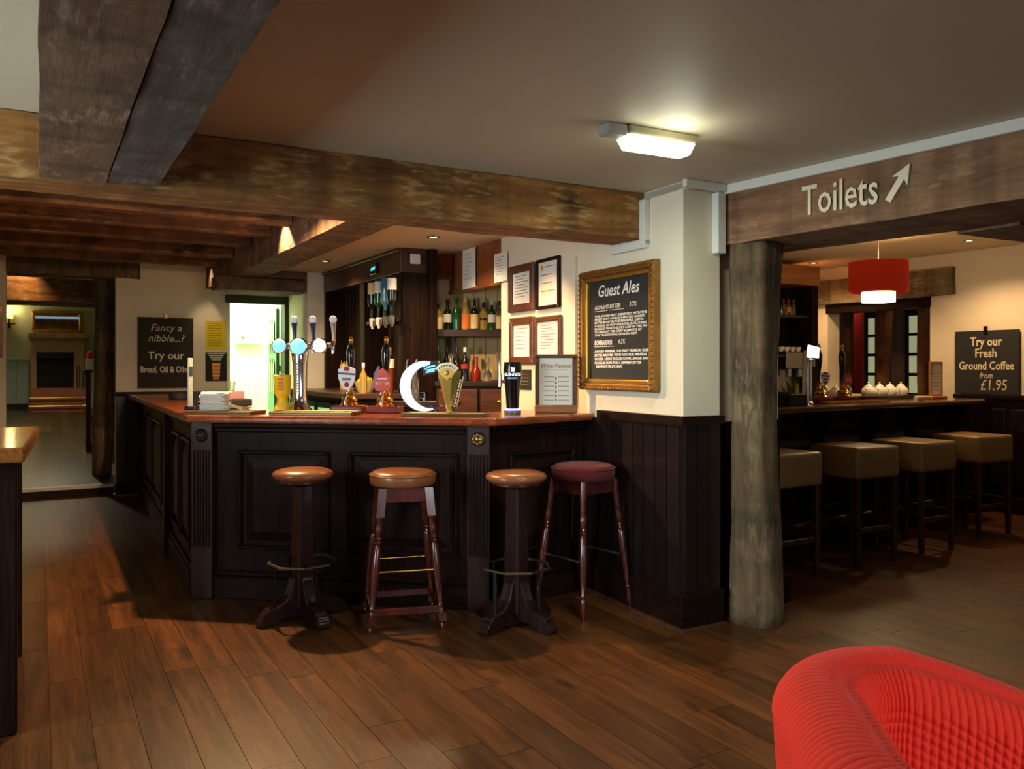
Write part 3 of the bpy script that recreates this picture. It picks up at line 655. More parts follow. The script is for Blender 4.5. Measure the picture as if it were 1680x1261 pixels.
legged_stool('four-legged stool with brown leather seat and turned mahogany legs', fx(661, 4.38), CR+math.radians(14), LEATHB, .795, .172, True, BRASS)
pedestal_stool('brown leather pedestal stool with octagonal foot ring beside the red stool', fx(847, 4.32), CR+math.radians(48))
legged_stool('four-legged stool with maroon fabric seat in the corner by the wainscot', fx(957, 4.62), CR+math.radians(40), REDV, .80, .175, False, STEEL)
# square padded stools of the right hand bar
def cube_stool(label, loc, rz):
    t = thing('padded_stool', label, 'stool', loc, rz, 'square padded stools along the right hand bar')
    MB().box(-.215, .215, -.215, .215, .585, .80).build('seat', LEATHT, t, bevel=.028, seg=3, smooth='all')
    for sx in (-1, 1):
        for sy in (-1, 1):
            m = MB(); w0, w1 = .022, .016
            m.add([(sx*.185+x*w, sy*.185+y*w, z) for z, w in ((0, w1), (.6, w0)) for x, y in ((-1,-1),(1,-1),(1,1),(-1,1))],
                  [(0,3,2,1),(4,5,6,7),(0,1,5,4),(1,2,6,5),(2,3,7,6),(3,0,4,7)])
            m.build('leg', STLEG, t, bevel=.003)
    for k in range(4): MB().box(-.17, .17, -.195, -.175, .26 if k % 2 else .22, .295 if k % 2 else .255).build('stretcher', STLEG, t, (0,0,0), k*PI/2, bevel=.003)
    return t
STLEG = wood('dark_walnut_legs', (40,21,12), (68,38,22), 2, .35, .2, 16, .05, .05)
s0 = cube_stool('tan leather square stool partly hidden behind the oak post', (4.15, 3.84, 0), .02)
dup(s0, (4.98, 3.88, 0), -.03, 'tan leather square stool second along from the oak post')
dup(s0, (5.69, 3.91, 0), .03, 'tan leather square stool third along from the oak post')
dup(s0, (6.63, 4.03, 0), -.06, 'tan leather square stool farthest from the oak post, under the coffee board')
# ---------------------------------------------------------------- red tub chair in the foreground
def tub_chair():
    c = wp(.86, 1.385)
    t = thing('tub_armchair', 'bright red ribbed corduroy tub armchair in the right foreground', 'armchair', (c[0], c[1], 0), -PHI-math.radians(9))
    RW = .086; XF, XB, YW, CR2 = .34, -.30, .325, .19                  # arm front, back, half width and corner radius of the rim's centre line
    seg = [('l', XF-(XB+CR2)), ('c', CR2*PI/2), ('l', 2*(YW-CR2)), ('c', CR2*PI/2), ('l', XF-(XB+CR2))]; Ls = sum(q[1] for q in seg); ns = 1000
    def path(s):
        for k, (kd, ln) in enumerate(seg):
            if s <= ln or k == 4: break
            s -= ln
        if k == 0: return XF-s, YW, 0, 1
        if k == 1: a = PI/2+s/CR2; return XB+CR2+CR2*math.cos(a), YW-CR2+CR2*math.sin(a), math.cos(a), math.sin(a)
        if k == 2: return XB, YW-CR2-s, -1, 0
        if k == 3: a = PI+s/CR2; return XB+CR2+CR2*math.cos(a), -(YW-CR2)+CR2*math.sin(a), math.cos(a), math.sin(a)
        return XB+CR2+s, -YW, 0, -1
    def section(h):
        pts = []
        for k in range(26): z = .13+(h-RW-.13)*k/25; pts.append((RW*.96-.05*(1-k/25)**1.3, z, 0))
        for k in range(1, 30): a = PI*k/30; pts.append((RW*math.cos(a), h-RW+RW*math.sin(a)*1.02, 1))
        for k in range(84): z = h-RW-(h-RW-.34)*k/83; pts.append((-RW*(1-.2*math.sin(PI*k/83)), z, 2))
        return pts
    vs = []; fs = []; n = None
    for i2 in range(ns+1):
        s = Ls*i2/ns; x, y, nx, ny = path(s)
        hh = .745 if x < -.12 else .745-.16*((x+.12)/.46)**1.25
        pts = section(hh); n = len(pts); acc = 0; prev = None
        for j, (o, z, k) in enumerate(pts):
            if prev: acc += math.hypot(o-prev[0], z-prev[1])
            prev = (o, z)
            rib = abs(math.sin(PI*s/.0165))**.55
            if (k == 2 or (k == 1 and j > 46)): d = .0075*rib*abs(math.sin(PI*acc/.022))**.45
            elif k == 1 and j > 43: d = -.004
            else: d = .0032*rib
            if k == 0: w = (1, 0)
            elif k == 1: w = (o/RW, (z-(hh-RW))/RW)
            else: w = (-1, 0)
            oo = o+w[0]*d; vs.append((x+nx*oo, y+ny*oo, z+w[1]*d))
    for i2 in range(ns):
        for j in range(n-1):
            a = i2*n+j; fs.append((a, a+n, a+n+1, a+1))
    for e in (0, ns): fs.append(tuple(e*n+j for j in range(n)))
    sh = MB().add(vs, fs).build('shell', REDC, t, smooth='all'); sh['label'] = 'ribbed red shell with waffle-quilted inside'
    a, b = XB+RW*.9, YW-RW*.9
    MB().prism([(XF+.03, b), (XF+.03, -b), (a+.1, -b), (a, -b+.1), (a, b-.1), (a+.1, b)], .2, .43).build('seat_cushion', REDC, t, bevel=.03, seg=3, smooth=True)
    for x, y in ((.27,.28),(.27,-.28),(-.22,.24),(-.22,-.24)): MB().lathe([(0,0),(.015,0),(.022,.14),(0,.14)], 12, (x, y, 0)).build('foot', STLEG, t)
tub_chair()
# ---------------------------------------------------------------- bar-height table cut by the left edge of the picture
tt = thing('tall_table', 'bar-height polished table with panelled leg at the left edge', 'table', (0, 0, 0))
MB().prism([(-.045, 3.44), (.0, 4.66), (-.95, 4.66), (-.95, 3.44)], .995, 1.05).build('table_top', wood('polished_amber_top', (120,72,30), (170,110,52), 1, .2, .5, 9, .05, .04), tt, bevel=.008, seg=2)
MB().box(-.9, -.10, 3.58, 4.55, .90, .994).build('apron', BARX, tt, bevel=.004)
for (x, y) in ((-.12, 3.56), (-.12, 4.5), (-.88, 3.56), (-.88, 4.5)): MB().box(x-.05, x+.05, y-.05, y+.05, 0, .994).build('leg', BARW, tt, bevel=.006)
MB().box(-.83, -.17, 3.53, 3.57, .1, .9).build('end_panel', BARW, tt, bevel=.004)
MB().box(-.14, -.10, 3.61, 4.45, .16, .22).build('foot_rail', LIGHTW, tt, bevel=.004)
# ---------------------------------------------------------------- lamps of the bar (their light sits with them)
def downlight(label, loc, energy, color, spot=2.3, r=.035, glow=6, bright=True):
    t = thing('downlight', label, 'lamp', loc, 0)
    m = MB().lathe([(.032,-.001),(.034,-.008),(.048,-.006),(.050,-.0005),(.032,-.0005)], 24).build('bezel', CHROME, t, smooth=True)
    MB().lathe([(0,-.003),(.03,-.003),(.03,-.001),(0,-.001)], 20).build('bulb', plain('lamp_glow', (255,220,160), .4, emit=(255,214,150), es=glow), t)
    light('downlight_beam', 'SPOT', (loc[0], loc[1], loc[2]-.02), energy, color, r, aim=(loc[0], loc[1], 0), spot=spot, blend=.6)
def spotlamp(label, loc, energy, color, aim, spot, r=.03):
    t = thing('spot_lamp', label, 'lamp', loc, 0)
    MB().lathe([(0,.07),(.012,.07),(.018,.06),(.026,.05),(.03,.01),(.028,.01),(.02,.045),(0,.045)], 18).build('lamp_body', DIMBRASS, t, smooth=True)
    MB().tube([(0,0,.068),(0,0,2.561-loc[2])], .006, 8).build('stem', DIMBRASS, t)
    light('spot_lamp_beam', 'SPOT', loc, energy, color, r, aim=aim, spot=spot, blend=.45)
spotlamp('small brass spot lamp between the joists over the bar corner', (1.10, 5.24, 2.40), 330, WARM, (1.10, 5.2, 0), 2.85)
spotlamp('unseen spot lamp added behind the long beam to brighten the joists', (1.2, 4.12, 2.33), 75, WARM, (.4, 6.8, 2.5), 1.7)  # added lamp, lifts the joist faces behind the beam
spotlamp('unseen spot lamp added behind the long beam to brighten the far left joists', (-.5, 4.12, 2.33), 28, WARM, (-.5, 6.8, 2.5), 1.7)  # another added lamp, brightens the joists at far left
spotlamp('small brass spot lamp beside the bar beam', (1.42, 6.25, 2.49), 70, WARM2, (1.58, 6.2, 2.1), 1.5)
spotlamp('small brass spot lamp beside the bar beam near the back wall', (1.46, 9.3, 2.49), 16, WARM2, (1.58, 9.3, 2.1), 1.3)
downlight('recessed downlight in the servery ceiling by the ales wall', (2.55, 4.60, ZC), 60, WARM, 1.75)
downlight('recessed downlight in the servery ceiling before the bottle shelf', dep(711, 6.0)+(ZC,), 55, WARM2, 2.5)
downlight('recessed downlight in the servery ceiling before the optics', (2.20, 7.2, ZC), 40, WARM2, 2.4)
downlight('recessed downlight in the right hand ceiling above the coffee board', dep(1590, 7.35)+(2.47,), 60, WARM, 2.4, glow=12)
downlight('recessed downlight in the right hand ceiling beside the back shelves', dep(1335, 8.9)+(2.47,), 60, WARM, 2.4, glow=12)
light('right_room_lamp_beam', 'SPOT', (6.3, 2.9, 2.44), 12, WARM2, .05, aim=(5.3, 2.9, 0), spot=2.4)
# bulkhead light on the ceiling
c = wp(.585*1.0, 3.36)
t = thing('ceiling_light', 'lit bulkhead light with prismatic lens on the plain ceiling', 'lamp', (c[0], c[1], ZC), math.radians(-2))
MB().box(-.17, .17, -.055, .055, -.035, -.001).build('base_tray', plain('olive_grey_plastic', (150,142,112), .5), t, bevel=.006)
LENS = plain('lit_prismatic_lens', (250,250,230), .3, emit=(255,255,222), es=7.0)
m = MB(); a, b = (.165, .052), (.145, .036)
m.add([(x*a[0], y*a[1], -.036) for x, y in ((-1,-1),(1,-1),(1,1),(-1,1))]+[(x*b[0], y*b[1], -.085) for x, y in ((-1,-1),(1,-1),(1,1),(-1,1))],
      [(0,1,2,3),(7,6,5,4),(0,4,5,1),(1,5,6,2),(2,6,7,3),(3,7,4,0)])
m.build('lens', LENS, t, bevel=.01, seg=2)
MB().box(-.27, -.172, -.05, .03, -.045, -.001).build('junction_box', GREYPL, t, bevel=.008)
light('ceiling_light_glow', 'AREA', (c[0], c[1], ZC-.092), 13, (.97, 1, .76), .28, .07, (c[0], c[1], 0))
p = light('ceiling_light_side_glow', 'POINT', (c[0]+.02, c[1]-.13, ZC-.10), 1.6, (1, .98, .78), .09)
# ---------------------------------------------------------------- back bar
bb = thing('back_bar_unit', 'dark boarded back bar unit with optics and a frieze', 'cabinet', (0, 0, 0))
BU, BV0, BV1 = 2.47, 6.10, 8.13
MB().box(2.70, 2.735, BV0, BV1, 1.14, ZC-.004).build('back_panel', BACKW, bb)
n = 19; w = (BV1-BV0-.16)/n
for k in range(n): MB().box(2.682, 2.699, BV0+.08+k*w+.002, BV0+.08+(k+1)*w-.002, 1.142, 2.09).build('back_board', BACKW, bb, bevel=.003)
SHELFV = wood('dark_frieze_wood', (52,32,22), (82,52,36), 1, .4, .1, 14, .05, .1)
MB().box(BU, 2.699, BV0, BV1, 2.09, ZC-.004).build('frieze', SHELFV, bb, bevel=.004)
for (a, c2) in ((BV0, BV0+.06), (on_u(597, BU)[0], on_u(589, BU)[0]), (BV1-.07, BV1)):
    MB().box(BU+.005, 2.681, a, c2, 1.142, 2.089).build('upright', BARW, bb, bevel=.004)
for k in range(3): MB().box(BU+.01+k*.078, BU+.085+k*.078, BV0-.014, BV0-.001, 1.142, 2.089).build('end_board', BARW, bb, bevel=.003)
MB().box(2.70, 2.765, BV0-.05, BV0-.002, 1.0, ZC-.004).build('corner_post', BARW, bb, bevel=.004)
MB().box(BU-.02, BU, BV0, BV1, ZC-.03, ZC-.004).build('cornice_bead', SHELFV, bb, bevel=.006)
va, da = on_u(612, BU-.02)
ds = thing('digital_display', 'small black display with glowing cyan readout on the frieze', 'display', (BU-.0215, va, hz(441, da)), -PI/2)
MB().box(-.075, .075, .0, .02, -.048, .048).build('housing', BLACK, ds, bevel=.004)
MB().slab([(-.05,-.016),(.045,-.008),(.05,.018),(-.045,.010)], -.001, 0).build('glowing_readout', plain('cyan_digits', (60,200,210), .5, emit=(70,210,220), es=1.2), ds)
ua, da = on_v(680, BV0-.016)
ws = tag(MB().box(-.04, .04, -.03, 0, -.04, .04).build('alarm_sensor', WHITEPL, loc=(ua, BV0-.0155, hz(425, da)), bevel=.006), 'small white alarm sensor box high on the dark back bar', 'sensor')
bc = thing('back_counter', 'dark back counter with lit fridge doors under the optics', 'counter', (0, 0, 0))
MB().box(2.06, 2.681, BV0+.02, BV1, 1.095, 1.138).build('worktop', SHELFV, bc, bevel=.008, seg=2)
MB().box(2.13, 2.681, BV0+.04, BV1-.02, 0, 1.09).build('carcass', BARW, bc, bevel=.004)
FRG = plain('lit_fridge_glass', (170,220,170), .1, emit=(150,220,160), es=.6, coat=.5)
for k in range(4):
    d = MB().box(2.10, 2.129, 6.25+k*.45, 6.66+k*.45, .15, 1.05).build('fridge_door', BLACKM, bc, bevel=.004)
    MB().box(2.095, 2.0995, 6.30+k*.45, 6.61+k*.45, .2, 1.0).build('fridge_pane', FRG, d)
# alcove with the bottle shelves; set square to the bar front corner
AL = Vector(wp(0, 0)); AR = -PHI
def alp(x, y): return wp(x, y)
struct(MB().box(-.735, 1.0, 7.0, 7.1, 0, ZC).build('wall_alcove', PLASTER, rz=AR), 'cream wall of the bottle shelf alcove')
al = struct(MB().box(-.62, .9, 6.985, 6.999, 1.235, 2.1).build('trim_22', plain('cream_board_paint', (206,186,132), .6), rz=AR), 'cream tongue and groove lining behind the bottles')
for k in range(12): MB().box(-.62+k*.1+.002, -.62+(k+1)*.1-.002, 6.975, 6.985, 1.236, 2.1).build('lining_board', al.data.materials[0], al, bevel=.003)
sh = thing('bottle_shelf', 'thick dark wooden shelf holding the upper row of bottles', 'shelf', (0, 0, 0), AR)
MB().box(-.625, .25, 6.70, 6.974, 1.588, 1.648).build('board', SHELFW, sh, bevel=.004)
for x in (-.5, .2): MB().slab([(0,0),(.03,0),(.03,-.1),(0,-.1)], 6.80, 6.974).build('bracket', SHELFW, sh, (x, 0, 1.588))
sb = thing('sideboard', 'dark red-brown cabinet under the lower row of bottles', 'cabinet', (0, 0, 0), AR)
MB().box(-.61, .2, 6.52, 6.974, 1.19, 1.232).build('worktop', SHELFW, sb, bevel=.006)
MB().box(-.60, .19, 6.55, 6.974, 0, 1.189).build('carcass', SHELFW, sb)
for k in range(2):
    d = MB().box(-.58+k*.33, -.27+k*.33, 6.525, 6.549, .98, 1.17).build('drawer', FRAMEW, sb, bevel=.006)
    MB().lathe([(0,0),(.012,0),(.016,.015),(0,.02)], 12).build('knob', BRASS, d, (-.425+k*.33, 6.525, 1.075), rot=(PI/2, 0, 0))
# bulkhead above the alcove
t1, d1 = gw(836.5); t2, d2 = gw(738)
bk = thing('bulkhead', 'polished brown boxed bulkhead with two menus above the bottle shelf', 'bulkhead', (0, 0, 0))
MB().prism([gwp(2.10, .0), gwp(t2, .0), gwp(t2, -.1), gwp(2.10, -.1)], 1.965, ZC-.003).build('casing', CHERRY, bk, bevel=.004)
MB().prism([gwp(2.10, .012), gwp(t2, .012), gwp(t2, .0), gwp(2.10, .0)], 1.95, 1.985).build('lower_bead', CHERRY, bk, bevel=.004)
a, b = dep(712, 6.95), dep(742, 6.9)
MB().prism([a, b, (b[0]+.02, b[1]+.04), (a[0]+.02, a[1]+.04)], 2.08, ZC-.004).build('soffit_board', CHERRY, bk)
for (pa, pb, ya, yb, lab) in ((762, 783, 408, 473, 'narrow white menu sheet on the left of the bulkhead'), (814, 835.5, 415, 462, 'white menu sheet on the right of the bulkhead')):
    ta, dA = gw(pa); tb2, dB = gw(pb); q = gwp((ta+tb2)/2, .0145); dm = (dA+dB)/2; hw = abs(ta-tb2)/2
    s = thing('menu_sheet', lab, 'notice', (q[0], q[1], hz((ya+yb)/2, dm)), GWR, 'menus on the bulkhead'); hh = (yb-ya)/2*dm/FPX
    MB().box(-hw, hw, -.003, 0, -hh, hh).build('sheet', PAPER, s)
    for k in range(7): MB().box(-hw*.6, hw*random.uniform(.2, .6), -.0036, -.003, hh*(.7-k*.2), hh*(.7-k*.2)+.004).build('print_line', INK, s)
# ---------------------------------------------------------------- bottles
def bottle(label, loc, h, r, glass, cap, lab=None, band=(.18,.5), style='spirit', rz=AR, group=None, inverted=False, stripe=None):
    t = thing('bottle', label, 'bottle', loc, rz, group)
    if inverted: t.rotation_euler = (PI, 0, rz)
    if style == 'wine': pr = [(0,0),(r,0),(r,.004),(r,h*.55),(r*.85,h*.62),(r*.45,h*.70),(r*.36,h*.78),(r*.36,h*.93)]
    elif style == 'squat': pr = [(0,0),(r*1.0,0),(r*1.15,h*.1),(r*1.2,h*.35),(r*.9,h*.48),(r*.48,h*.58),(r*.42,h*.85)]
    elif style == 'taper': pr = [(0,0),(r*.9,0),(r,h*.3),(r*1.0,h*.5),(r*.7,h*.66),(r*.4,h*.78),(r*.38,h*.92)]
    else: pr = [(0,0),(r,0),(r,.004),(r,h*.60),(r*.92,h*.66),(r*.5,h*.72),(r*.38,h*.76),(r*.36,h*.90)]
    MB().lathe(pr, 18).build('glass', glass, t, smooth=True)
    zt = pr[-1][1]; MB().lathe([(0,zt-.02),(pr[-1][0]*1.15,zt-.02),(pr[-1][0]*1.15,h),(0,h)], 14).build('cap', cap, t, smooth=True)
    if lab: MB().lathe([(r*1.012,h*band[0]),(r*1.02,h*band[0]),(r*1.02,h*band[1]),(r*1.012,h*band[1])], 18).build('label', lab, t, smooth=True)
    if stripe: MB().lathe([(r*1.022,h*(band[0]+.1)),(r*1.03,h*(band[0]+.1)),(r*1.03,h*(band[0]+.18)),(r*1.022,h*(band[0]+.18))], 18).build('stripe', stripe, t, smooth=True)
    return t
def shelfpos(px, d, z): x = (px-840)/FPX*d; q = wp(x, d); return (q[0], q[1], z)
U = [(720, .213, .032, PALEG, BLACK, LBLC, 'spirit', 'pale spirit bottle with cream label at the left end of the upper shelf'),
 (734, .25, .034, DKGLASS, BLACK, LBLW, 'wine', 'dark bottle with white label second on the upper shelf'),
 (748.5, .263, .036, GREENG, GREENG, None, 'taper', 'tapered green bottle on the upper shelf'),
 (764, .268, .034, PALEG, CORKC, LBLO, 'wine', 'bottle of orange spirit with orange label on the upper shelf'),
 (778.5, .258, .034, DKGLASS, BLACK, LBLC, 'wine', 'dark wine bottle with cream label mid upper shelf'),
 (793.5, .228, .032, PALEG, BLACK, None, 'spirit', 'square-shouldered pale whisky bottle with dark stripe on the upper shelf'),
 (807, .243, .033, GREENG, LBLW, LBLW, 'wine', 'green bottle with big pale label on the upper shelf'),
 (819.5, .238, .028, CLEARG, BLACK, LBLC, 'spirit', 'slim clear bottle with black cap on the upper shelf'),
 (833, .19, .03, AMBERG, BLACK, None, 'wine', 'dark amber bottle at the right end of the upper shelf')]
for (px, h, r, g, cp, lb2, stl, lab) in U: bottle(lab, shelfpos(px, 6.80, 1.6485), h, r, g, cp, lb2, style=stl, group='bottles on the upper shelf', band=(.05,.5) if lb2 in (LBLC, LBLO) else (.25,.52), stripe=BLACK if px == 793.5 else None)
Lw = [(718.5, .285, .034, GREENG, GREENG, None, 'wine', 'green wine bottle at the left of the lower row'),
 (733, .275, .033, DKGLASS, DKGLASS, None, 'wine', 'dark wine bottle behind the gold beer font'),
 (749, .275, .033, DKGLASS, BLACK, None, 'wine', 'brown-black wine bottle right of the gold beer font'),
 (763, .275, .034, DKGLASS, LBLW, LBLR, 'wine', 'dark bottle with red label in the lower row'),
 (781, .20, .034, REDG, REDG, LBLC, 'squat', 'squat red liqueur bottle with cream label in the lower row'),
 (829, .235, .034, GREENG, LBLW, None, 'wine', 'green bottle with white neck beside the black beer font')]
for (px, h, r, g, cp, lb2, stl, lab) in Lw: bottle(lab, shelfpos(px, 6.78 if px < 800 else 6.70, 1.2325), h, r, g, cp, lb2, style=stl, group='bottles in the lower row', band=(.1,.32) if stl == 'squat' else (.36,.5))
d = thing('decanter', 'clear glass decanter with stopper in the lower row', 'bottle', shelfpos(800, 6.78, 1.2325), 0)
MB().lathe([(0,0),(.04,0),(.042,.01),(.036,.06),(.014,.09),(.012,.14),(.018,.15)], 18).build('body', CLEARG, d, smooth=True)
MB().lathe([(0,.15),(.016,.152),(.02,.17),(.012,.19),(0,.195)], 12).build('stopper', CLEARG, d, smooth=True)
for px, lab in ((667.5, 'left of two slim bottles with steel pourers beside the crescent font'), (682, 'right of two slim bottles with steel pourers beside the crescent font')):
    b = bottle(lab, shelfpos(px, 6.0, 1.1), .25, .026, CLEARG, STEEL, None, group='bottles with pourers', style='wine')
    MB().tube([(0,0,.25),(0,0,.28),(.01,0,.30)], [.006,.004,.003], 8).build('pourer', STEEL, b)
tag(MB().prism([dep(640, 5.9), dep(716, 5.9), dep(716, 6.08), dep(640, 6.08)], 1.06, 1.099).build('speed_rail', SHELFW, bevel=.004), 'narrow dark shelf holding the bottles with pourers', 'shelf')
# optics
op = thing('optic_bracket', 'dark bracket carrying the upside-down spirit bottles', 'rack', (0, 0, 0))
MB().box(2.40, 2.425, 6.0, 6.70, 1.70, 1.725).build('rail', BLACKM, op, bevel=.003)
MB().box(2.425, 2.681, 6.36, 6.40, 1.69, 1.73).build('arm', BLACKM, op)
OB = [(611, DKGLASS, LBLC, 'upside-down dark bottle with cream label at the left of the optics', .038), (621.5, GREENG, LBLW, 'upside-down green bottle on the optics', .034),
      (632.5, BLUEG, None, 'upside-down pale blue bottle on the optics', .038), (643, DKGLASS, LBLW, 'upside-down dark bottle with white label at the right of the optics', .036)]
for (px, g, lb2, lab, r) in OB:
    v, dd = on_u(px, 2.37)
    b = bottle(lab, (2.37, v, 2.045), .30, r, g, BLACK, lb2, inverted=True, rz=0, group='bottles on the optics', band=(.05,.35))
    o = thing('optic_measure', lab.replace('upside-down', 'clear spirit measure under the').replace('the the', 'the'), 'measure', (2.37, v, 1.655), 0, 'measures under the optics')
    MB().lathe([(0,0),(.008,0),(.012,.015),(.022,.03),(.026,.085),(.012,.09)], 14).build('chamber', WHITE if px < 630 else CLEARG, o, smooth=True)
    MB().box(-.006, .006, -.03, -.018, .02, .07).build('lever', STEEL, o)
bottle('amber whisky bottle standing on the back counter by the optics', (2.40, 6.16, 1.1385), .36, .038, AMBERG, CORKC, LBLW, rz=0, band=(.55,.75), style='spirit')
# things on the back counter
v, dd = on_u(565, 2.45)
j = thing('straw_tub', 'tall tan card tub of straws on the back counter', 'container', (2.45, v, 1.1385))
MB().lathe([(0,0),(.04,0),(.042,.22),(.036,.235),(.034,.22),(.034,.02),(0,.02)], 20).build('tub', plain('printed_tan_card', (206,168,104), .7, var=.2, bs=200), j, smooth=True)
for k in range(7): MB().tube([(.02*math.cos(k), .02*math.sin(k), .03), (.028*math.cos(k*1.3), .028*math.sin(k*1.3), .25+.01*(k%3))], .003, 6).build('straw', LBLC, j)
v, dd = on_u(607, 2.40)
lbw = thing('lemon_bowl', 'wide steel bowl of lemons on the back counter', 'bowl', (2.36, v, 1.1385))
MB().lathe([(0,0),(.06,0),(.085,.06),(.095,.09),(.092,.09),(.08,.06),(.055,.006),(0,.006)], 24).build('bowl', plain('pale_wicker', (206,178,120), .5, var=.1), lbw, smooth=True)
for k, (x, y) in enumerate(((-.035,.025),(.04,.02),(0,-.04))):
    tag(MB().lathe([(0,-.03),(.01,-.03),(.024,-.018),(.028,0),(.024,.018),(.01,.03),(0,.03)], 14).build('lemon', plain('lemon_skin', (226,214,40), .5), loc=(2.36+x, v+y, 1.1385+.085+.008*k), rot=(1.1, k, 0), smooth='all'), ['lemon at the left in the steel bowl', 'lemon at the back in the steel bowl', 'lemon nearest the viewer in the steel bowl'][k], 'lemon', 'lemons in the bowl')
v, dd = on_u(627, 2.44)
ib = thing('ice_bucket', 'polished steel ice bucket on the back counter', 'bucket', (2.44, v-.05, 1.1385))
MB().lathe([(0,0),(.05,0),(.058,.13),(.062,.135),(.058,.135),(.052,.13),(.046,.01),(0,.01)], 22).build('bucket', CHROME, ib, smooth=True)
for s in (-1, 1): MB().tube([(s*.058,-.012,.11),(s*.07,-.012,.10),(s*.07,.012,.10),(s*.058,.012,.11)], .003, 6).build('handle', CHROME, ib)
b = bottle('tall bottle of yellow cordial beside the red pump clip', (2.20, 6.20, 1.1385), .24, .03, PALEG, WHITE, None, rz=0, style='wine')
# ---------------------------------------------------------------- things on the main bar
def drip_tray(label, px0, px1, d, depth, mat, mat2):
    a, b = ct(px0, d), ct(px1, d); w = math.hypot(b[0]-a[0], b[1]-a[1])
    t = thing('drip_tray', label, 'tray', (a[0], a[1], ZT+.0005), FR, 'drip trays on the main bar')
    MB().box(0, w, 0, depth, 0, .010).build('base', mat, t, bevel=.003)
    r = MB(); r.box(0, w, 0, .012, .010, .020).box(0, w, depth-.012, depth, .010, .020).box(0, .012, .012, depth-.012, .010, .020).box(w-.012, w, .012, depth-.012, .010, .020)
    r.build('rim', mat, t, bevel=.002)
    MB().box(.018, w-.018, .018, depth-.018, .0105, .016).build('mat', mat2, t)
    return t, w
TRAYW = plain('brass_edged_tray', (104,82,48), .35, .6)
MATB = plain('printed_bar_mat', (58,66,48), .6, var=.5, bs=60)
drip_tray('brass-edged drip tray under the napkins at the bar corner', 304, 411, .10, .20, TRAYW, MATB)
drip_tray('brass-edged drip tray under the chrome three-tap font', 440, 577, .13, .17, TRAYW, MATB)
drip_tray('brass-edged drip tray under the gold font and the crescent font', 657, 795, .10, .17, TRAYW, plain('cream_bar_mat', (160,150,96), .6, var=.5, bs=60))
# chrome T font
x, y, z = ct(492, .42)
f = thing('beer_font', 'chrome T-bar beer font with three round lit lenses', 'beer tap', (x, y, ZT), FR+.12)
MB().lathe([(0,0),(.075,0),(.078,.012),(.062,.03),(.046,.06),(.040,.10),(.038,.20),(.044,.30),(.052,.36),(.048,.385),(0,.39)], 26).build('column', CHROME, f, smooth=True)
for k in range(11): MB().box(-.011, .011, -.0005, .0005, -.005, .004).build('print_mark', GREYPL, f, (0, -.0405-.006*max(0, k-4)/6, .13+k*.0165))
MB().tube([(-.135, 0, .405), (.155, 0, .405)], .019, 16).build('bar', CHROME, f, smooth=True)
LENSB = plain('lit_blue_lens', (120,190,240), .25, emit=(130,200,250), es=1.1)
LENSW = plain('lit_white_lens', (250,248,244), .25, emit=(255,250,244), es=1.3)
for dx, dz, lm, hm in ((-.11, .405, LENSB, None), (.005, .40, LENSB, None), (.135, .405, LENSW, None)):
    r = .055 if dx == .005 else .046
    h = MB().lathe([(0,0),(r*.85,0),(r,.012),(r,.03),(r*.9,.034)], 28).build('lens_housing', CHROME, f, (dx, -.018, dz), rot=(PI/2, 0, 0), smooth=True)
    MB().lathe([(0,.034),(r*.88,.034),(r*.84,.042),(r*.5,.05),(0,.053)], 24).build('lens', lm, h, smooth=True)
NAVY = plain('navy_handle', (28,40,92), .25, coat=.4)
for dx, hm in ((-.03, NAVY), (.085, NAVY), (.21, plain('silver_handle', (170,160,150), .3, .6))):
    g = MB().lathe([(0,0),(.012,0),(.011,.03),(.014,.08),(.019,.115),(.012,.12)], 14).build('tap_handle', hm, f, (dx, .0, .43), rot=(.12, 0, 0), smooth=True)
    MB().lathe([(0,-.012),(.021,-.012),(.024,0),(.021,.012),(0,.014)], 18).build('handle_badge', WHITEPL, g, (0, -.002, .135), rot=(PI/2, 0, 0), smooth=True)
    MB().tube([(0,-.01,0),(0,-.03,-.02),(0,-.035,-.07)], [.013,.012,.009], 10).build('spout', CHROME, g, smooth=True)
MB().tube([(.155, 0, .405), (.21, 0, .415)], .016, 12).build('bar_end', CHROME, f, smooth=True)
# yellow collecting cup
x, y, z = ct(463.5, .38)
f = thing('collection_cup', 'yellow plastic goblet-shaped collection box beside the chrome font', 'collection box', (x, y, ZT+.0005), FR)
MB().lathe([(0,0),(.044,0),(.046,.01),(.044,.035),(.034,.06),(.030,.085),(.036,.10),(.046,.112),(.048,.12),(.050,.20),(.052,.225),(.046,.228),(0,.23)], 28).build('body', YEL, f, smooth=True)
for k in range(4): MB().box(-.016, .016, -.0006, .0006, -.008, .006).build('print_mark', LBLO, f, (.008, -.0512, .205-k*.02))
MB().box(-.02, .02, -.004, .004, .2295, .232).build('coin_slot', BLACK, f)
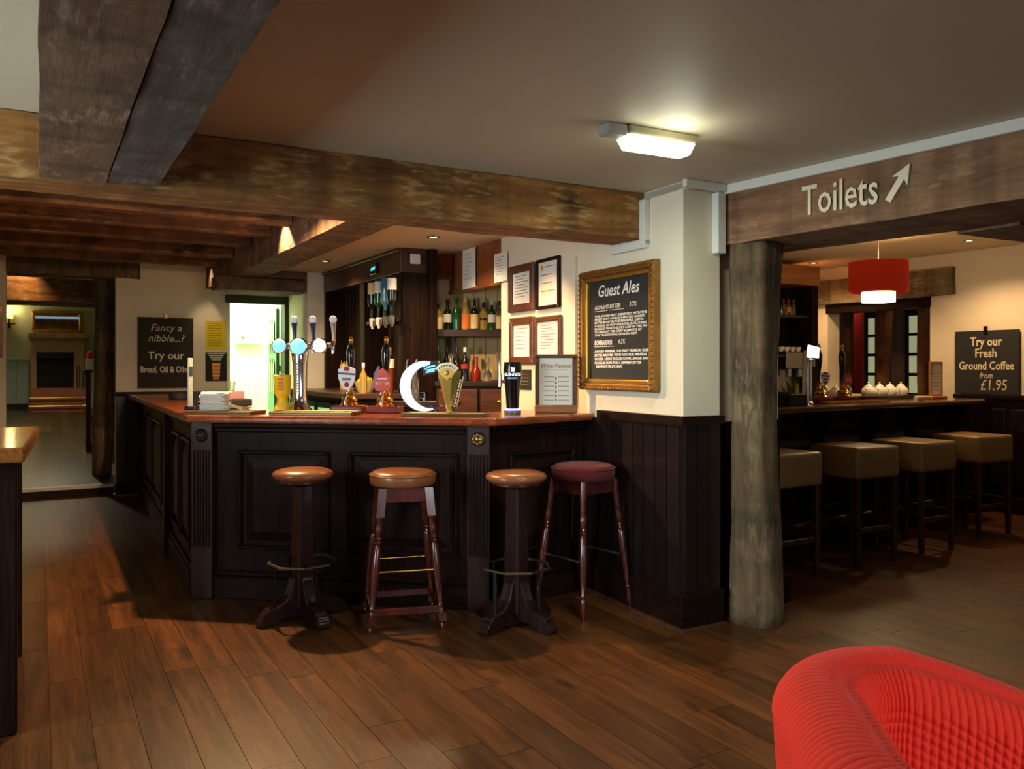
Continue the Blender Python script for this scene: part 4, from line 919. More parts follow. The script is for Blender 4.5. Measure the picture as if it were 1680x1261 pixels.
# hand pumps
def hand_pump(label, loc, rz, clip, base_w=.20, cs=.88):
    f = thing('hand_pump', label, 'beer tap', loc, rz, 'hand pumps')
    MB().box(-base_w/2, base_w/2, -.07, .07, 0, .042).build('plinth', REDPL, f, bevel=.008, seg=2)
    MB().lathe([(0,.042),(.052,.042),(.054,.052),(.044,.06),(.05,.075),(.044,.09),(.028,.10),(.034,.112),(.026,.13),(.016,.15),(.02,.16),(0,.165)], 22).build('brass_body', BRASS, f, smooth=True)
    MB().tube([(.0,-.03,.13),(0,-.07,.12),(0,-.09,.09),(0,-.092,.05)], [.011,.010,.008,.007], 10).build('spout', CHROME, f, smooth=True)
    MB().lathe([(0,.16),(.009,.16),(.010,.21),(.017,.26),(.026,.33),(.027,.37),(.019,.40),(.013,.415)], 18).build('handle', BLACK, f, (0, .02, 0), smooth=True)
    MB().lathe([(0,.415),(.013,.416),(.010,.425),(.015,.435),(.015,.445),(.010,.458),(0,.463)], 14).build('finial', BRASS, f, (0, .02, 0), smooth=True)
    if clip == 'crest':
        c = MB().slab([(-.062,.33),(-.03,.345),(0,.35),(.03,.345),(.062,.33),(.060,.27),(.045,.225),(.02,.195),(0,.185),(-.02,.195),(-.045,.225),(-.060,.27)], -.062, -.056).build('pump_clip', plain('white_clip', (220,214,216), .35, coat=.3), f, bevel=.002)
        MB().slab([(-.02,.345),(.02,.345),(.016,.318),(-.016,.318)], -.065, -.0625).build('red_crest', LBLR, c)
        MB().slab([(-.058,.31),(.058,.302),(.058,.288),(-.058,.296)], -.065, -.0625).build('blue_band', plain('clip_navy', (44,44,92), .4), c)
        MB().box(-.03, .03, -.0645, -.0625, .252, .272).build('print_mark', plain('grey_violet_print', (120,104,124), .5), c)
        MB().lathe([(0,0),(.018,0),(.016,.004),(0,.005)], 16).build('red_badge', LBLR, c, (0, -.0625, .224), rot=(PI/2, 0, 0))
    else:
        c = MB().slab([(-.05,.185),(.05,.185),(.058,.225),(.05,.275),(.03,.315),(0,.34),(-.03,.315),(-.05,.275),(-.058,.225)], -.062, -.056).build('pump_clip', plain('red_clip', (202,54,40), .35, coat=.3), f, bevel=.002)
        MB().box(-.034, .034, -.0632, -.0622, .262, .272).build('print_mark', LBLW, c); text('BITTER', .03, LBLW, c, (0, -.0628, .225))
        m = MB(); m.slab([(-.075,.20),(-.06,.20),(-.052,.27),(-.02,.34),(-.03,.355),(-.062,.30)], -.055, -.05); m.build('blue_flag', plain('clip_blue', (86,100,150), .4), c, bevel=.001)
    c.location = (0, 0, .135-.185*cs); c.scale = (cs, 1, cs)
    return f
REDPL = plain('red_mahogany_block', (112,34,26), .25, coat=.5, var=.1, bs=30)
x, y, z = ct(574, .48); hand_pump('hand pump with white crested clip on the main bar', (x, y, ZT+.0005), FR+.05, 'crest')
x, y, z = ct(632, .44); hand_pump('hand pump with pointed red bitter clip on the main bar', (x, y, ZT+.0005), FR+.05, 'red')
# crescent font
x, y, z = ct(690, .34)
f = thing('beer_font', 'crescent-shaped beer font with glowing white arc', 'beer tap', (x, y, ZT), FR)
def arc(r0, r1, a0, a1, cx, cz, n=26, taper=True, off=(0,0)):
    o, i3 = [], []
    for k in range(n+1):
        t3 = k/n; a = a0+(a1-a0)*t3; w = math.sin(PI*(t3*.86+.10)) if taper else 1
        o.append((cx+r0*math.cos(a), cz+r0*math.sin(a))); rr = r0-(r0-r1)*w; i3.append((cx+rr*math.cos(a)+off[0], cz+rr*math.sin(a)+off[1]))
    return o, i3
def arcmesh(r0, r1, a0, a1, y0, y1, cx=0, cz=.165):
    o, i3 = arc(r0, r1, a0, a1, cx, cz); m = MB(); n = len(o)
    vs = [(p[0], y0, p[1]) for p in o]+[(p[0], y0, p[1]) for p in i3]+[(p[0], y1, p[1]) for p in o]+[(p[0], y1, p[1]) for p in i3]; fs = []
    for k in range(n-1): fs += [(k, k+1, n+k+1, n+k), (2*n+k, 3*n+k, 3*n+k+1, 2*n+k+1), (k, 2*n+k, 2*n+k+1, k+1), (n+k, n+k+1, 3*n+k+1, 3*n+k)]
    fs += [(0, n, 3*n, 2*n), (n-1, 3*n-1, 4*n-1, 2*n-1)]
    return m.add(vs, fs)
NAVYF = plain('navy_font_body', (38,46,92), .25, coat=.5)
arcmesh(.150, .095, PI*.40, PI*1.72, -.02, .03, .03).build('arc_body', NAVYF, f, smooth=True)
arcmesh(.146, .085, PI*.42, PI*1.62, -.034, -.021, .03).build('glowing_arc', plain('glowing_arc', (206,220,244), .3, emit=(206,224,255), es=.75), f, smooth=True)
MB().slab([(.01,.29),(.11,.315),(.12,.25),(.02,.225)], -.022, .015).build('badge', plain('navy_badge', (18,22,48), .25, coat=.5), f, bevel=.003)
CY = plain('lit_cyan_lettering', (120,210,240), .4, emit=(120,215,245), es=1.2)
text('C', .034, CY, f, (.036, -.0235, .262), shear=.2, rot=(PI/2, -.15, 0))
for k, (x2, z2) in enumerate(((.068, .279), (.07, .262), (.064, .25))): MB().box(-.026, .026, -.0012, 0, -.004, .004).build('print_mark', CY, f, (x2, -.0223, z2), rot=(0, -.2, 0))
MB().lathe([(0,0),(.06,0),(.062,.01),(.045,.03),(.03,.05),(0,.05)], 24, (.0,.0,0)).build('base', NAVYF, f, (.03, .02, 0), smooth=True)
MB().tube([(.11,.0,.29),(.125,-.03,.285),(.126,-.035,.25)], [.012,.011,.009], 10).build('spout', CHROME, f, smooth=True)
# gold tapered font
x, y, z = ct(737, .22)
f = thing('beer_font', 'tapering gold faceted beer font with fan-shaped badge', 'beer tap', (x, y, ZT+.0165), FR)
GOLDF = plain('brushed_gold_font', (214,190,104), .22, .85)
m = MB(); lv = [(.0,.018,.018),(.03,.02,.02),(.20,.062,.036),(.235,.068,.036)]
for z, w, d in lv: m.v += [(-w,0,z),(-w*.35,-d,z),(w*.35,-d,z),(w,0,z),(w*.35,d,z),(-w*.35,d,z)]
for i2 in range(len(lv)-1):
    for k in range(6): m.f.append((i2*6+k, i2*6+(k+1)%6, i2*6+6+(k+1)%6, i2*6+6+k)); m.m.append(0)
m.f += [tuple(range(5,-1,-1)), tuple(range(18, 24))]; m.m += [0, 0]
m.build('body', GOLDF, f, bevel=.002)
fan = [(0,.172)]+[(.082*math.cos(a), .19+.082*math.sin(a)) for a in [PI*(.20+.60*k/14) for k in range(15)]]
bd2 = MB().slab([(p[0], p[1]+.012) for p in fan], -.052, -.037).build('badge', plain('ivory_badge', (236,222,186), .35, coat=.3), f, bevel=.003)
MB().slab([(0,.186),(.045,.222),(.03,.245),(0,.252),(-.03,.245),(-.045,.222)], -.056, -.0525).build('badge_field', GOLDIN, bd2, bevel=.001)
MB().lathe([(0,0),(.014,0),(.012,.004),(0,.005)], 16).build('badge_emblem', DIMBRASS, bd2, (0, -.056, .226), rot=(PI/2, 0, 0))
for k in range(7): MB().box(-.004, .004, -.0535, -.0525, -.004, .004).build('print_mark', INKD, bd2, (.066*math.sin(-.7+k*.235), 0, .202+.066*math.cos(-.7+k*.235)), rot=(0, -.7+k*.235, 0))
m = MB(); m.slab([(.022,.012),(.034,.012),(.078,.205),(.064,.20)], -.004, .03); m.build('dark_side', BLACK, f, bevel=.002)
for k in range(9): MB().box(-.004, .004, -.0055, -.004, -.006, .006).build('print_mark', LBLW, f, (.032+k*.0042, 0, .04+k*.018), rot=(0, .22, 0))
MB().tube([(0,.03,.19),(0,.045,.26),(0,.03,.33)], [.01,.010,.013], 10).build('tap_handle', CHROME, f, smooth=True)
# black pint-shaped font
x, y, z = ct(841, .44)
f = thing('beer_font', 'black pint-glass shaped beer font with glowing blue base ring', 'beer tap', (x, y, ZT), -PHI)
MB().lathe([(0,0),(.048,0),(.050,.01),(.050,.022),(.042,.026)], 26).build('base', plain('grey_font_base', (120,118,130), .35, .5), f, smooth=True)
MB().lathe([(.040,.026),(.045,.026),(.045,.034),(.040,.034)], 26).build('glow_ring', plain('blue_glow_ring', (150,170,255), .3, emit=(130,150,255), es=4.0), f, smooth=True)
MB().lathe([(0,.034),(.036,.034),(.038,.07),(.043,.14),(.052,.21),(.055,.25),(.052,.29),(.050,.305),(.044,.30),(0,.295)], 30).build('glass_body', BLACK, f, smooth=True)
LW = plain('lit_white_lettering', (250,250,250), .4, emit=(255,255,255), es=1.0)
def wrap(s, size, mat, z, r, name='lettering'):
    o = text(s, size, mat, f, (0, 0, z), name=name)
    for vv in o.data.vertices:
        a = vv.co.x/r; zz = vv.co.z; vv.co = ((r+zz)*math.sin(a), vv.co.y, -(-(r+zz)*math.cos(a)) )
    return o
wrap('GUINNESS', .024, LW, .225, .0545); wrap('DRAUGHT', .012, CY, .208, .0535)
h = MB(); h.slab([(-.010,.25),(.006,.25),(.012,.262),(.010,.275),(.004,.27),(-.004,.276),(-.012,.272),(-.008,.26)], -.0575, -.0555); h.build('harp_emblem', LW, f)
g = MB().lathe([(0,0),(.009,0),(.008,.03),(.011,.09),(.015,.125),(.010,.13),(0,.13)], 14).build('tap_handle', CHROME, f, (-.075, .03, .235), rot=(0, -.08, 0), smooth=True)
MB().tube([(-.075,.03,.235),(-.075,.03,.16)], .012, 10).build('tap_body', CHROME, f, smooth=True)
MB().tube([(-.075,.03,.19),(-.03,.02,.19)], .010, 10).build('tap_stem', CHROME, f, smooth=True)
# wine festival menu stand
P = dep(912, 5.0)
f = thing('menu_stand', 'wooden counter stand with wine festival menu by the picture frames', 'menu stand', (P[0], P[1], ZT+.0005), -PHI+.02)
MB().box(-.128, .128, -.03, .03, 0, .048).build('foot', LIGHTW, f, bevel=.004)
for sx in (-.125, .100): MB().box(sx, sx+.025, -.018, .018, .048, .33).build('stile', FRAMEW, f, bevel=.003)
MB().box(-.13, .13, -.02, .02, .33, .352).build('top_rail', FRAMEW, f, bevel=.004)
mn = MB().box(-.0995, .0995, -.006, .006, .048, .33).build('menu_card', PAPER, f)
text('Wine Festival', .034, REDINK, mn, (0, -.0068, .272), shear=.15)
MB().box(-.07, .07, -.0066, -.006, .257, .260).build('print_line', INK, mn)
for k in range(6):
    for s in (-1, 1): MB().box(.012 if s > 0 else -.07, .08 if s > 0 else -.012, -.0066, -.006, .215-k*.028, .219-k*.028).build('print_line', INK, mn)
    MB().slab([(-.004,0),(.004,0),(.004,.012),(.0015,.016),(.0015,.021),(-.0015,.021),(-.0015,.016),(-.004,.012)], -.0068, -.006).build('bottle_picture', INKD, mn, (0, 0, .20-k*.026))
# napkins, card stand, bowl, small boxes at the bar corner
x, y, z = ct(353, .20)
f = thing('napkin_stack', 'loose stack of white paper napkins on the corner drip tray', 'napkins', (x, y, ZT+.0205), FR+.1)
for k in range(13):
    a = random.uniform(-.2, .2); MB().box(-.075, .075, -.05, .05, k*.0085, k*.0085+.0075).build('napkin', PAPER, f, (random.uniform(-.008, .008), random.uniform(-.006, .006), 0), a, bevel=.003)
x, y, z = ct(312, .24)
f = thing('card_stand', 'clear upright menu card standing in a black base at the bar corner', 'menu stand', (x, y, ZT+.0205), math.radians(70))
MB().box(-.045, .045, -.025, .025, 0, .022).build('base', BLACKMT, f, bevel=.004)
MB().box(-.06, .06, -.003, .003, .022, .31).build('card', plain('pale_blue_card', (176,188,186), .4), f)
MB().box(-.05, .05, -.004, -.003, .20, .26).build('print_block', plain('navy_print', (40,48,70), .6), f)
x, y, z = ct(322, .30)
f = thing('menu_wallet', 'black menu wallet leaning behind the card stand', 'menu', (x+.03, y+.12, ZT+.0005), FR+.4)
MB().box(-.05, .05, -.012, .012, 0, .13).build('wallet', BLACKMT, f, bevel=.004); MB().box(-.04, -.03, -.0135, -.012, .01, .12).build('print_strip', INK, f)
f = tag(MB().lathe([(0,0),(.075,0),(.085,.01),(.088,.055),(.082,.058),(.078,.02),(0,.016)], 28).build('ash_bowl', BLACKMT, loc=(1.06, 7.7, ZT+.0005), smooth=True), 'low round black bowl on the left run of the counter', 'bowl')
x, y, z = ct(384, .40)
f = tag(MB().slab([(-.08,.0),(.06,.0),(.085,.006),(.08,.02),(.05,.028),(-.06,.05),(-.08,.05)], -.045, .045).build('cash_tray', SHELFW, loc=(x, y, ZT+.0005), rz=FR, bevel=.006), 'sloping dark wooden tray behind the napkins', 'tray')
f = tag(MB().box(-.10, .10, -.08, .08, 0, .05).build('card_terminal_box', BLACKMT, loc=(1.22, 6.15, ZT+.0005), rz=.1, bevel=.006), 'flat black box on the left run of the counter', 'box')
f = tag(MB().box(-.055, .055, -.04, .04, 0, .055).build('mint_box', plain('mauve_card', (150,112,112), .7), loc=(1.22, 6.15, ZT+.051), rz=.1, bevel=.003), 'small mauve card box on top of the flat black box', 'box')
f = thing('tumbler', 'small glass tumbler on the mauve card box', 'glass', (1.19, 6.15, ZT+.1065))
MB().lathe([(0,0),(.026,0),(.033,.07),(.031,.07),(.024,.006),(0,.006)], 20).build('glass', CLEARG, f, smooth=True)
x, y, z = ct(452, .42)
tag(MB().tube([(x, y, ZT+.001), (x, y, ZT+.02), (x-.008, y, ZT+.23)], [.010,.006,.006], 8).build('bar_whisk', BLACK, smooth=True), 'thin black rod standing left of the yellow collection box', 'utensil')
# ---------------------------------------------------------------- pictures and boards on the ales wall
def hang(px0, px1, y0, y1, off=.0):
    ta, dA = gw(px0); tb2, dB = gw(px1); dm = (dA+dB)/2; q = gwp((ta+tb2)/2, off)
    return (q[0], q[1], hz((y0+y1)/2, dm)), abs(ta-tb2)/2, (y1-y0)/2*dm/FPX
def frame_ring(w, h, b, y0, y1): return ring(MB(), -w, w, -h, h, b, y0, y1)
def picture(label, px0, px1, y0, y1, b, fm, lines, extra=None):
    loc, w, h = hang(px0, px1, y0, y1, .001)
    t = thing('picture_frame', label, 'picture frame', loc, GWR, 'framed notices on the ales wall')
    frame_ring(w, h, b, -.022, 0).build('frame', fm, t, bevel=.004)
    d = MB().box(-w+b, w-b, -.008, 0, -h+b, h-b).build('document', PAPER, t)
    for k in range(lines):
        z = (h-b)*(.78-1.5*k/lines); x1 = (w-b)*random.uniform(.2, .75)
        MB().box(-(w-b)*.72, x1, -.0088, -.008, z-.003, z+.003).build('print_line', INK, d)
    if extra: extra(d, w-b, h-b)
    return t
picture('upper left framed certificate in a wide brown frame', 837.5, 879, 434, 511, .055, FRAMEW, 8)
def crest(d, w, h):
    MB().slab([(-w*.78,h*.86),(-w*.55,h*.86),(-w*.55,h*.68),(-w*.665,h*.6),(-w*.78,h*.68)], -.0092, -.008).build('crest', LBLO, d)
    for k in range(5): MB().box(-w*.5+k*w*.2, -w*.44+k*w*.2, -.0086, -.008, -h*.8, -h*.1+k*.01).build('pale_mark', LBLC, d, rot=(0, .35, 0))
picture('upper right framed licence with a small crest in a slim dark frame', 883, 921, 423, 506, .022, BARX, 4, crest)
picture('lower left framed notice in a wide red-brown frame', 839, 878.5, 520.5, 597, .052, FRAMEW, 6)
picture('lower right framed price list half hidden by the menu stand', 880, 923.5, 518.5, 592, .035, FRAMEW, 9)
loc, w, h = hang(853, 872, 606, 639, .001)
f = thing('wall_notice', 'small dark green notice below the framed notices', 'notice', loc, GWR)
MB().box(-w, w, -.004, 0, -h, h).build('sheet', plain('dark_green_card', (34,44,34), .6), f)
for k in range(4): MB().box(-w*.6, w*.6, -.0046, -.004, h*(.5-k*.35), h*(.5-k*.35)+.004).build('print_line', INK if k else LBLR, f)
# ales chalkboard
loc, w, h = hang(961, 1084.5, 437.5, 641, .002)
f = thing('chalkboard', 'Guest Ales chalkboard in an ornate gilt frame', 'chalkboard', loc, GWR)
frame_ring(w, h, .042, -.05, 0).build('outer_frame', GOLD, f, bevel=.010, seg=2)
frame_ring(w-.042, h-.042, .024, -.036, 0).build('inner_frame', GOLDIN, f, bevel=.008, seg=2)
bdm2 = MB().lathe([(0,0),(.010,0),(.006,.008),(0,.01)], 8).build('frame_bead', GOLD, f); bd0 = bdm2.data; bpy.data.objects.remove(bdm2, do_unlink=True)
def bead(x, z):
    o = bpy.data.objects.new('frame_bead', bd0); COL.objects.link(o); o.parent = f; o.location = (x, -.05, z); o.rotation_euler = (PI/2, 0, 0)
for sx in (-1, 1):
    for k in range(24): bead(sx*(w-.012), -h+.02+k*(2*h-.04)/23)
    for k in range(24): bead(-w+.03+k*(2*w-.06)/23, sx*(h-.012))
sl = MB().box(-w+.066, w-.066, -.012, 0, -h+.066, h-.066).build('slate', SLATE, f)
lx = -w+.122
text('Guest Ales', .098, CHALK, sl, (-.012, -.0126, h-.158), shear=.22, off=.0012, ext=.0004, sx=.95)
text('ADNAMS BITTER', .036, CHALK, sl, (lx, -.0126, h-.232), 'LEFT', shear=.15, ext=.0004, sx=1.0)
text('3.7%', .036, CHALK, sl, (lx+.355, -.0126, h-.232), 'LEFT', shear=.15, ext=.0004)
mm = MB(); mm.box(lx, lx+.135, -.0128, -.012, h-.243, h-.2405).box(lx+.16, lx+.30, -.0128, -.012, h-.243, h-.2405); mm.build('chalk_line', CHALK, sl)
for k, s in enumerate(('THIS AWARD BEST IS BREWED WITH THE', 'FINEST EAST ANGLIAN MALTED BARLEY.', 'BITTER MOST IN THE BREWERY, USING', 'A BLEND OF HOP VARIETIES, INCLUDING', 'FUGGLES WHICH IS DRY LAST IN THE FIN', 'TO PRESENT THE CRISP ELEMENTS OF', 'THIS TRADITIONAL ENGLISH HOP.')):
    text(s, .0185, CHALK, sl, (lx, -.0126, h-.278-.0185*k), 'LEFT', shear=.12, ext=.0003, off=.0004, sx=1.5)
text('BOMBARDIER', .038, CHALK, sl, (lx, -.0126, h-.440), 'LEFT', shear=.1, off=.0010, ext=.0004, sx=.8); text('4.3%', .036, CHALK, sl, (lx+.245, -.0126, h-.438), 'LEFT', shear=.15, ext=.0004)
MB().box(lx, lx+.205, -.0128, -.012, h-.452, h-.449).build('chalk_line', CHALK, sl)
for k, s in enumerate(('AWARD WINNER, THE FIRST PREMIUM CASK', 'BITTER BREWED WITH NATURAL MINERAL', 'WATER. USING ENGLISH CHALLENGER AND', 'FUGGLES HOPS FOR A PEPPERY BITTER', '  DISTINCT FRUIT HINT.')):
    text(s, .0195, CHALK, sl, (lx, -.0126, h-.485-.0225*k), 'LEFT', shear=.12, ext=.0003, off=.0006, sx=1.38)
# ---------------------------------------------------------------- back wall: nibble board, notices
def onback(px0, px1, y0, y1, off=.001):
    a, dA = on_v(px0, 9.62-off); b, dB = on_v(px1, 9.62-off); dm = (dA+dB)/2
    return ((a+b)/2, 9.62-off, hz((y0+y1)/2, dm)), (b-a)/2, (y1-y0)/2*dm/FPX
loc, w, h = onback(226, 317, 521, 636, .03)
f = thing('chalkboard', 'dark board reading Fancy a nibble, leaning on the wainscot rail', 'chalkboard', (loc[0], 9.589, loc[2]), 0)
MB().box(-w, w, -.008, .008, -h, h).build('board', SLATEB, f, bevel=.003)
text('Fancy a', .105, CREAM, f, (0, -.0086, h*.62), shear=.25)
text('nibble...?', .105, CREAM, f, (0, -.0086, h*.32), shear=.25)
text('Try our', .115, CREAM, f, (0, -.0086, -h*.18), off=.002)
text('Bread, Oil & Olives', .098, CREAM, f, (-w*.92, -.0086, -h*.56), 'LEFT', off=.002, sx=.68)
MB().box(-.018, .018, -.014, -.008, h-.01, h+.04).build('clip', DIMBRASS, f, bevel=.003)
loc, w, h = onback(337, 371, 526, 573)
f = thing('wall_notice', 'bright yellow paper notice above the cup poster', 'notice', loc, 0)
MB().box(-w, w, -.002, 0, -h, h).build('sheet', YELLOWP, f)
for k in range(10): MB().box(-w*.75, w*random.uniform(.4, .75), -.0026, -.002, h*(.8-k*.17), h*(.8-k*.17)+.006).build('print_line', plain('olive_print', (130,112,30), .9) if k == 0 else bpy.data.materials['olive_print'], f)
loc, w, h = onback(337, 372, 578, 625)
f = thing('poster', 'small black poster showing a striped red cup', 'poster', loc, 0)
MB().box(-w, w, -.002, 0, -h, h).build('sheet', BLACKMT, f)
for k in range(4): MB().box(-w*(.8-.12*k), w*(.8-.12*k), -.0026, -.002, h*(.88-k*.14), h*(.88-k*.14)+.008).build('print_line', CHALK, f)
MB().slab([(-w*.42,h*.28),(w*.42,h*.28),(w*.28,-h*.9),(-w*.28,-h*.9)], -.003, -.002).build('cup_picture', LBLO, f)
for k in range(4): MB().box(-w*.36, w*.36, -.0036, -.003, h*(.12-.26*k), h*(.12-.26*k)+.014).build('cup_stripe', LBLC, f)
# kitchen wall cabinet
u0, dA = on_v(384, 10.99); u1, dB = on_v(428, 10.99)
f = thing('wall_cabinet', 'small white metal cabinet on the kitchen wall', 'cabinet', ((u0+u1)/2, 10.995, hz(545, (dA+dB)/2)))
MB().box(-(u1-u0)/2, (u1-u0)/2, -.10, 0, -.16, .16).build('body', WHITEPL, f, bevel=.004)
MB().box(-(u1-u0)/2+.01, (u1-u0)/2-.01, -.108, -.101, -.15, .15).build('door', WHITEPL, f, bevel=.003)
MB().box(-.09, -.07, -.115, -.108, -.09, -.06).build('lock', DIMBRASS, f)
# picture on the jamb wall at the far left
f = thing('picture_frame', 'brown picture frame at the left edge beside the opening to the fireplace room', 'picture frame', (-.47, 9.6195, 1.70))
ring(MB(), -.16, .16, -.26, .26, .04, -.02, 0).build('frame', LIGHTW, f, bevel=.004); MB().box(-.12, .12, -.006, 0, -.22, .22).build('picture', PAPER, f)
# ---------------------------------------------------------------- fireplace room
def zr(v): return .1+SL*(v-9.8)
FV = 16.9; dF = on_v(93, FV)[1]
def fu(px): return on_v(px, FV)[0]
def fz(py): return hz(py, dF)
zf = zr(17.0)
f = thing('fireplace', 'pale stone fireplace with dark grate in the far room', 'fireplace', (0, 0, 0))
a, b = fu(50), fu(138); o0, o1 = fu(60), fu(121); zo = fz(578)
MB().box(a, o0, FV, 17.04, zf-.02, fz(555)).build('jamb', STONE, f, bevel=.006); MB().box(o1, b, FV, 17.04, zf-.02, fz(555)).build('jamb', STONE, f, bevel=.006)
MB().box(o0, o1, FV, 17.04, zo, fz(555)).build('frieze', STONE, f, bevel=.004)
MB().box(a-.04, b+.04, FV-.08, 17.04, fz(555), fz(546)).build('mantel_shelf', STONE, f, bevel=.01, seg=2)
MB().box(o0, o1, 17.0, 17.045, zf, zo).build('firebox', BLACKMT, f)
MB().box(o0, o1, FV-.04, FV-.001, fz(588), zo).build('hood', BLACKM, f, bevel=.004)
for k in range(5): MB().tube([(o0+.1+k*(o1-o0-.2)/4, FV+.03, zf), (o0+.1+k*(o1-o0-.2)/4, FV+.03, zf+.3)], .01, 6).build('grate_bar', BLACKM, f)
MB().box(a, b, FV-.42, FV-.001, zf-.1, fz(636)).build('hearth', plain('red_hearth_tile', (150,84,66), .6, var=.1), f, bevel=.006)
f2 = thing('fender', 'two-rail brass fender before the fireplace', 'fender', (0, 0, 0))
for py in (651, 664):
    MB().tube([(a-.02, FV-.5, fz(py)), (b+.03, FV-.5, fz(py))], .014, 8).build('rail', BRASS, f2, smooth=True)
for x in (a-.02, b+.03): MB().tube([(x, FV-.5, zr(16.4)), (x, FV-.5, fz(646))], .014, 8).build('upright', BRASS, f2, smooth=True)
f = thing('mirror', 'wide dark-framed overmantel mirror above the fireplace', 'mirror', (0, 0, 0))
a, b = fu(52), fu(135)
ring(MB(), a, b, fz(545), fz(509), .05, 16.98, 17.04).build('frame', GOLD, f, bevel=.01)
MB().box(a+.05, b-.05, 17.0, 17.03, fz(545)+.05, fz(509)-.05).build('mirror_glass', MIRROR, f)
f = thing('fire_irons', 'black fire irons hanging beside the fireplace', 'fire irons', (0, 0, 0))
for k in range(3): MB().tube([(fu(126)+k*.04, FV-.09, zf+.02), (fu(126)+k*.04, FV-.09, zf+.78)], [.009, .006], 6).build('iron', BLACKM, f)
fw = struct(MB().box(-1.55, fu(49)-.02, 17.02, 17.045, zf, fz(590)).build('trim_23', SAGEW), 'sage green boarded wainscot left of the fireplace')
x = fu(49)-.02
for k in range(6): MB().box(x-.19*(k+1)+.005, x-.19*k-.005, 16.995, 17.019, zf+.1, fz(591)).build('board', SAGEW, fw, bevel=.004)
struct(MB().box(-1.55, x, 16.97, 17.02, fz(591), fz(588)).build('trim_24', SAGEW, bevel=.004), 'rail of the sage green wainscot')
struct(MB().box(-1.55, x, 16.96, 17.02, zf-.05, zf+.1).build('baseboard_far', BLACKMT, bevel=.004), 'dark skirting under the sage green wainscot')
u0 = fu(15)
f = thing('wall_sconce', 'glowing wall lamp with black bracket left of the mirror', 'lamp', (u0, 17.045, fz(522)))
MB().lathe([(.03,0),(.055,.10),(.057,.10),(.06,.0)], 18).build('shade', plain('glowing_shade', (255,214,110), .5, emit=(255,206,96), es=3.2), f, (0, -.12, -.02), smooth=True)
MB().tube([(0,0,-.16),(0,-.08,-.18),(0,-.12,-.10),(0,-.12,-.02)], .010, 8).build('bracket', BLACKM, f); MB().box(-.09, .09, -.13, -.11, -.13, -.105).build('cross_bar', BLACKM, f); MB().lathe([(0,0),(.03,0),(.025,.02),(0,.025)], 14).build('wall_plate', BLACKM, f, (0, 0, -.16), rot=(PI/2,0,0))
light('sconce_glow', 'POINT', (u0, 16.88, fz(515)), 14, (1, .78, .34), .06)
light('fireplace_room_lamp_beam', 'SPOT', (.1, 13.6, 2.74), 95, (1, .86, .6), .06, aim=(.1, 13.6, 0), spot=2.6)
light('fireplace_room_beam_lamp', 'SPOT', (-.25, 11.75, 2.7), 26, WARM, .04, aim=(-.25, 12.1, 2.2), spot=1.5)
f = thing('ceiling_tube', 'glowing strip lamp behind the dark low beam in the fireplace room', 'lamp', (.33, 15.9, 2.50))
MB().box(-.28, .28, -.05, .05, 0, .05).build('diffuser', plain('strip_glow', (255,236,170), .5, emit=(255,232,160), es=1.2), f, bevel=.006); MB().box(-.28, .28, -.05, .05, .051, .28).build('hanger', CEILW, f)
# pew end with boxes, seen past the post
f = thing('pew_end', 'reddish-brown panelled pew end in the fireplace room beside the post', 'pew', (.52, 12.0, zr(12.0)))
MB().box(0, .06, 0, .9, 0, 1.02).build('end_panel', REDW, f, bevel=.006); MB().box(.06, .5, .1, .9, .40, .45).build('seat', REDW, f, bevel=.006)
MB().box(-.02, .08, -.02, .92, 1.021, 1.06).build('cap', REDW, f, bevel=.008); MB().box(.42, .5, .0, .9, 0, .40).build('seat_front', REDW, f)
z = zr(12.0)+1.0605
tag(MB().box(-.045, .045, -.05, .05, 0, .14).build('napkin_box', WHITEPL, loc=(.57, 12.16, z), bevel=.004), 'white box on the pew end in the fireplace room', 'box')
tag(MB().lathe([(0,0),(.04,0),(.045,.02),(.04,.07),(.02,.1),(0,.105)], 16).build('sauce_bottle', plain('red_plastic', (200,24,28), .4), loc=(.58, 12.16, z+.1405), smooth=True), 'red plastic bottle on the white box on the pew end', 'bottle')
# ---------------------------------------------------------------- right hand bar
R1 = Vector((on_v(1279, 3.99)[0], 3.99)); R2 = Vector((7.2, 4.28)); RD = (R2-R1).normalized(); RN = Vector((-RD.y, RD.x)); RR = math.atan2(RD.y, RD.x)
RS = R1-RD*(R1.x-3.74)/RD.x; RE = R2+RD*.05
def pl(p, n): q = p+RN*n; return (q.x, q.y)
rt = MB().prism([RS[:], RE[:], pl(RE, .12) if False else (RE.x+.06, RE.y+.08), pl(RE+RD*.06, .55), pl(RS, .55)], ZT-.042, ZT).build('worktop', wood('dark_counter_top', (70,40,22), (112,68,38), 0, .2, .5, 10, .05, .04), bevel=.012, seg=2)
tag(rt, 'dark polished counter top of the right hand bar', 'counter top')
rb = thing('bar_unit', 'dark panelled front of the right hand bar behind the padded stools', 'bar', (0, 0, 0))
A = RS+RN*.22; B = RE+RN*.22; Lb = (B-A).length
face(rb, A[:], B[:], [(.1+k*.66, .68+k*.66, .28, .86) for k in range(5)])
lo, rz0, _ = pframe(A[:], B[:])
for k in range(6): MB().slab([(0, ZT-.044), (-.16, ZT-.044), (-.15, ZT-.08), (-.04, ZT-.20), (-.03, .80), (0, .80)], -.03, .03).build('bracket', BARW, rb, (pl(A+RD*(.08+k*.66), 0)+(0,)), rz0+PI/2, bevel=.004) if k*.66 < Lb-.1 else None
MB().tube([(lo[0]-RN.x*.14+RD.x*.2, lo[1]-RN.y*.14+RD.y*.2, .22), (lo[0]-RN.x*.14+RD.x*(Lb-.1), lo[1]-RN.y*.14+RD.y*(Lb-.1), .22)], .022, 12).build('foot_rail', BRASS, rb, smooth=True)
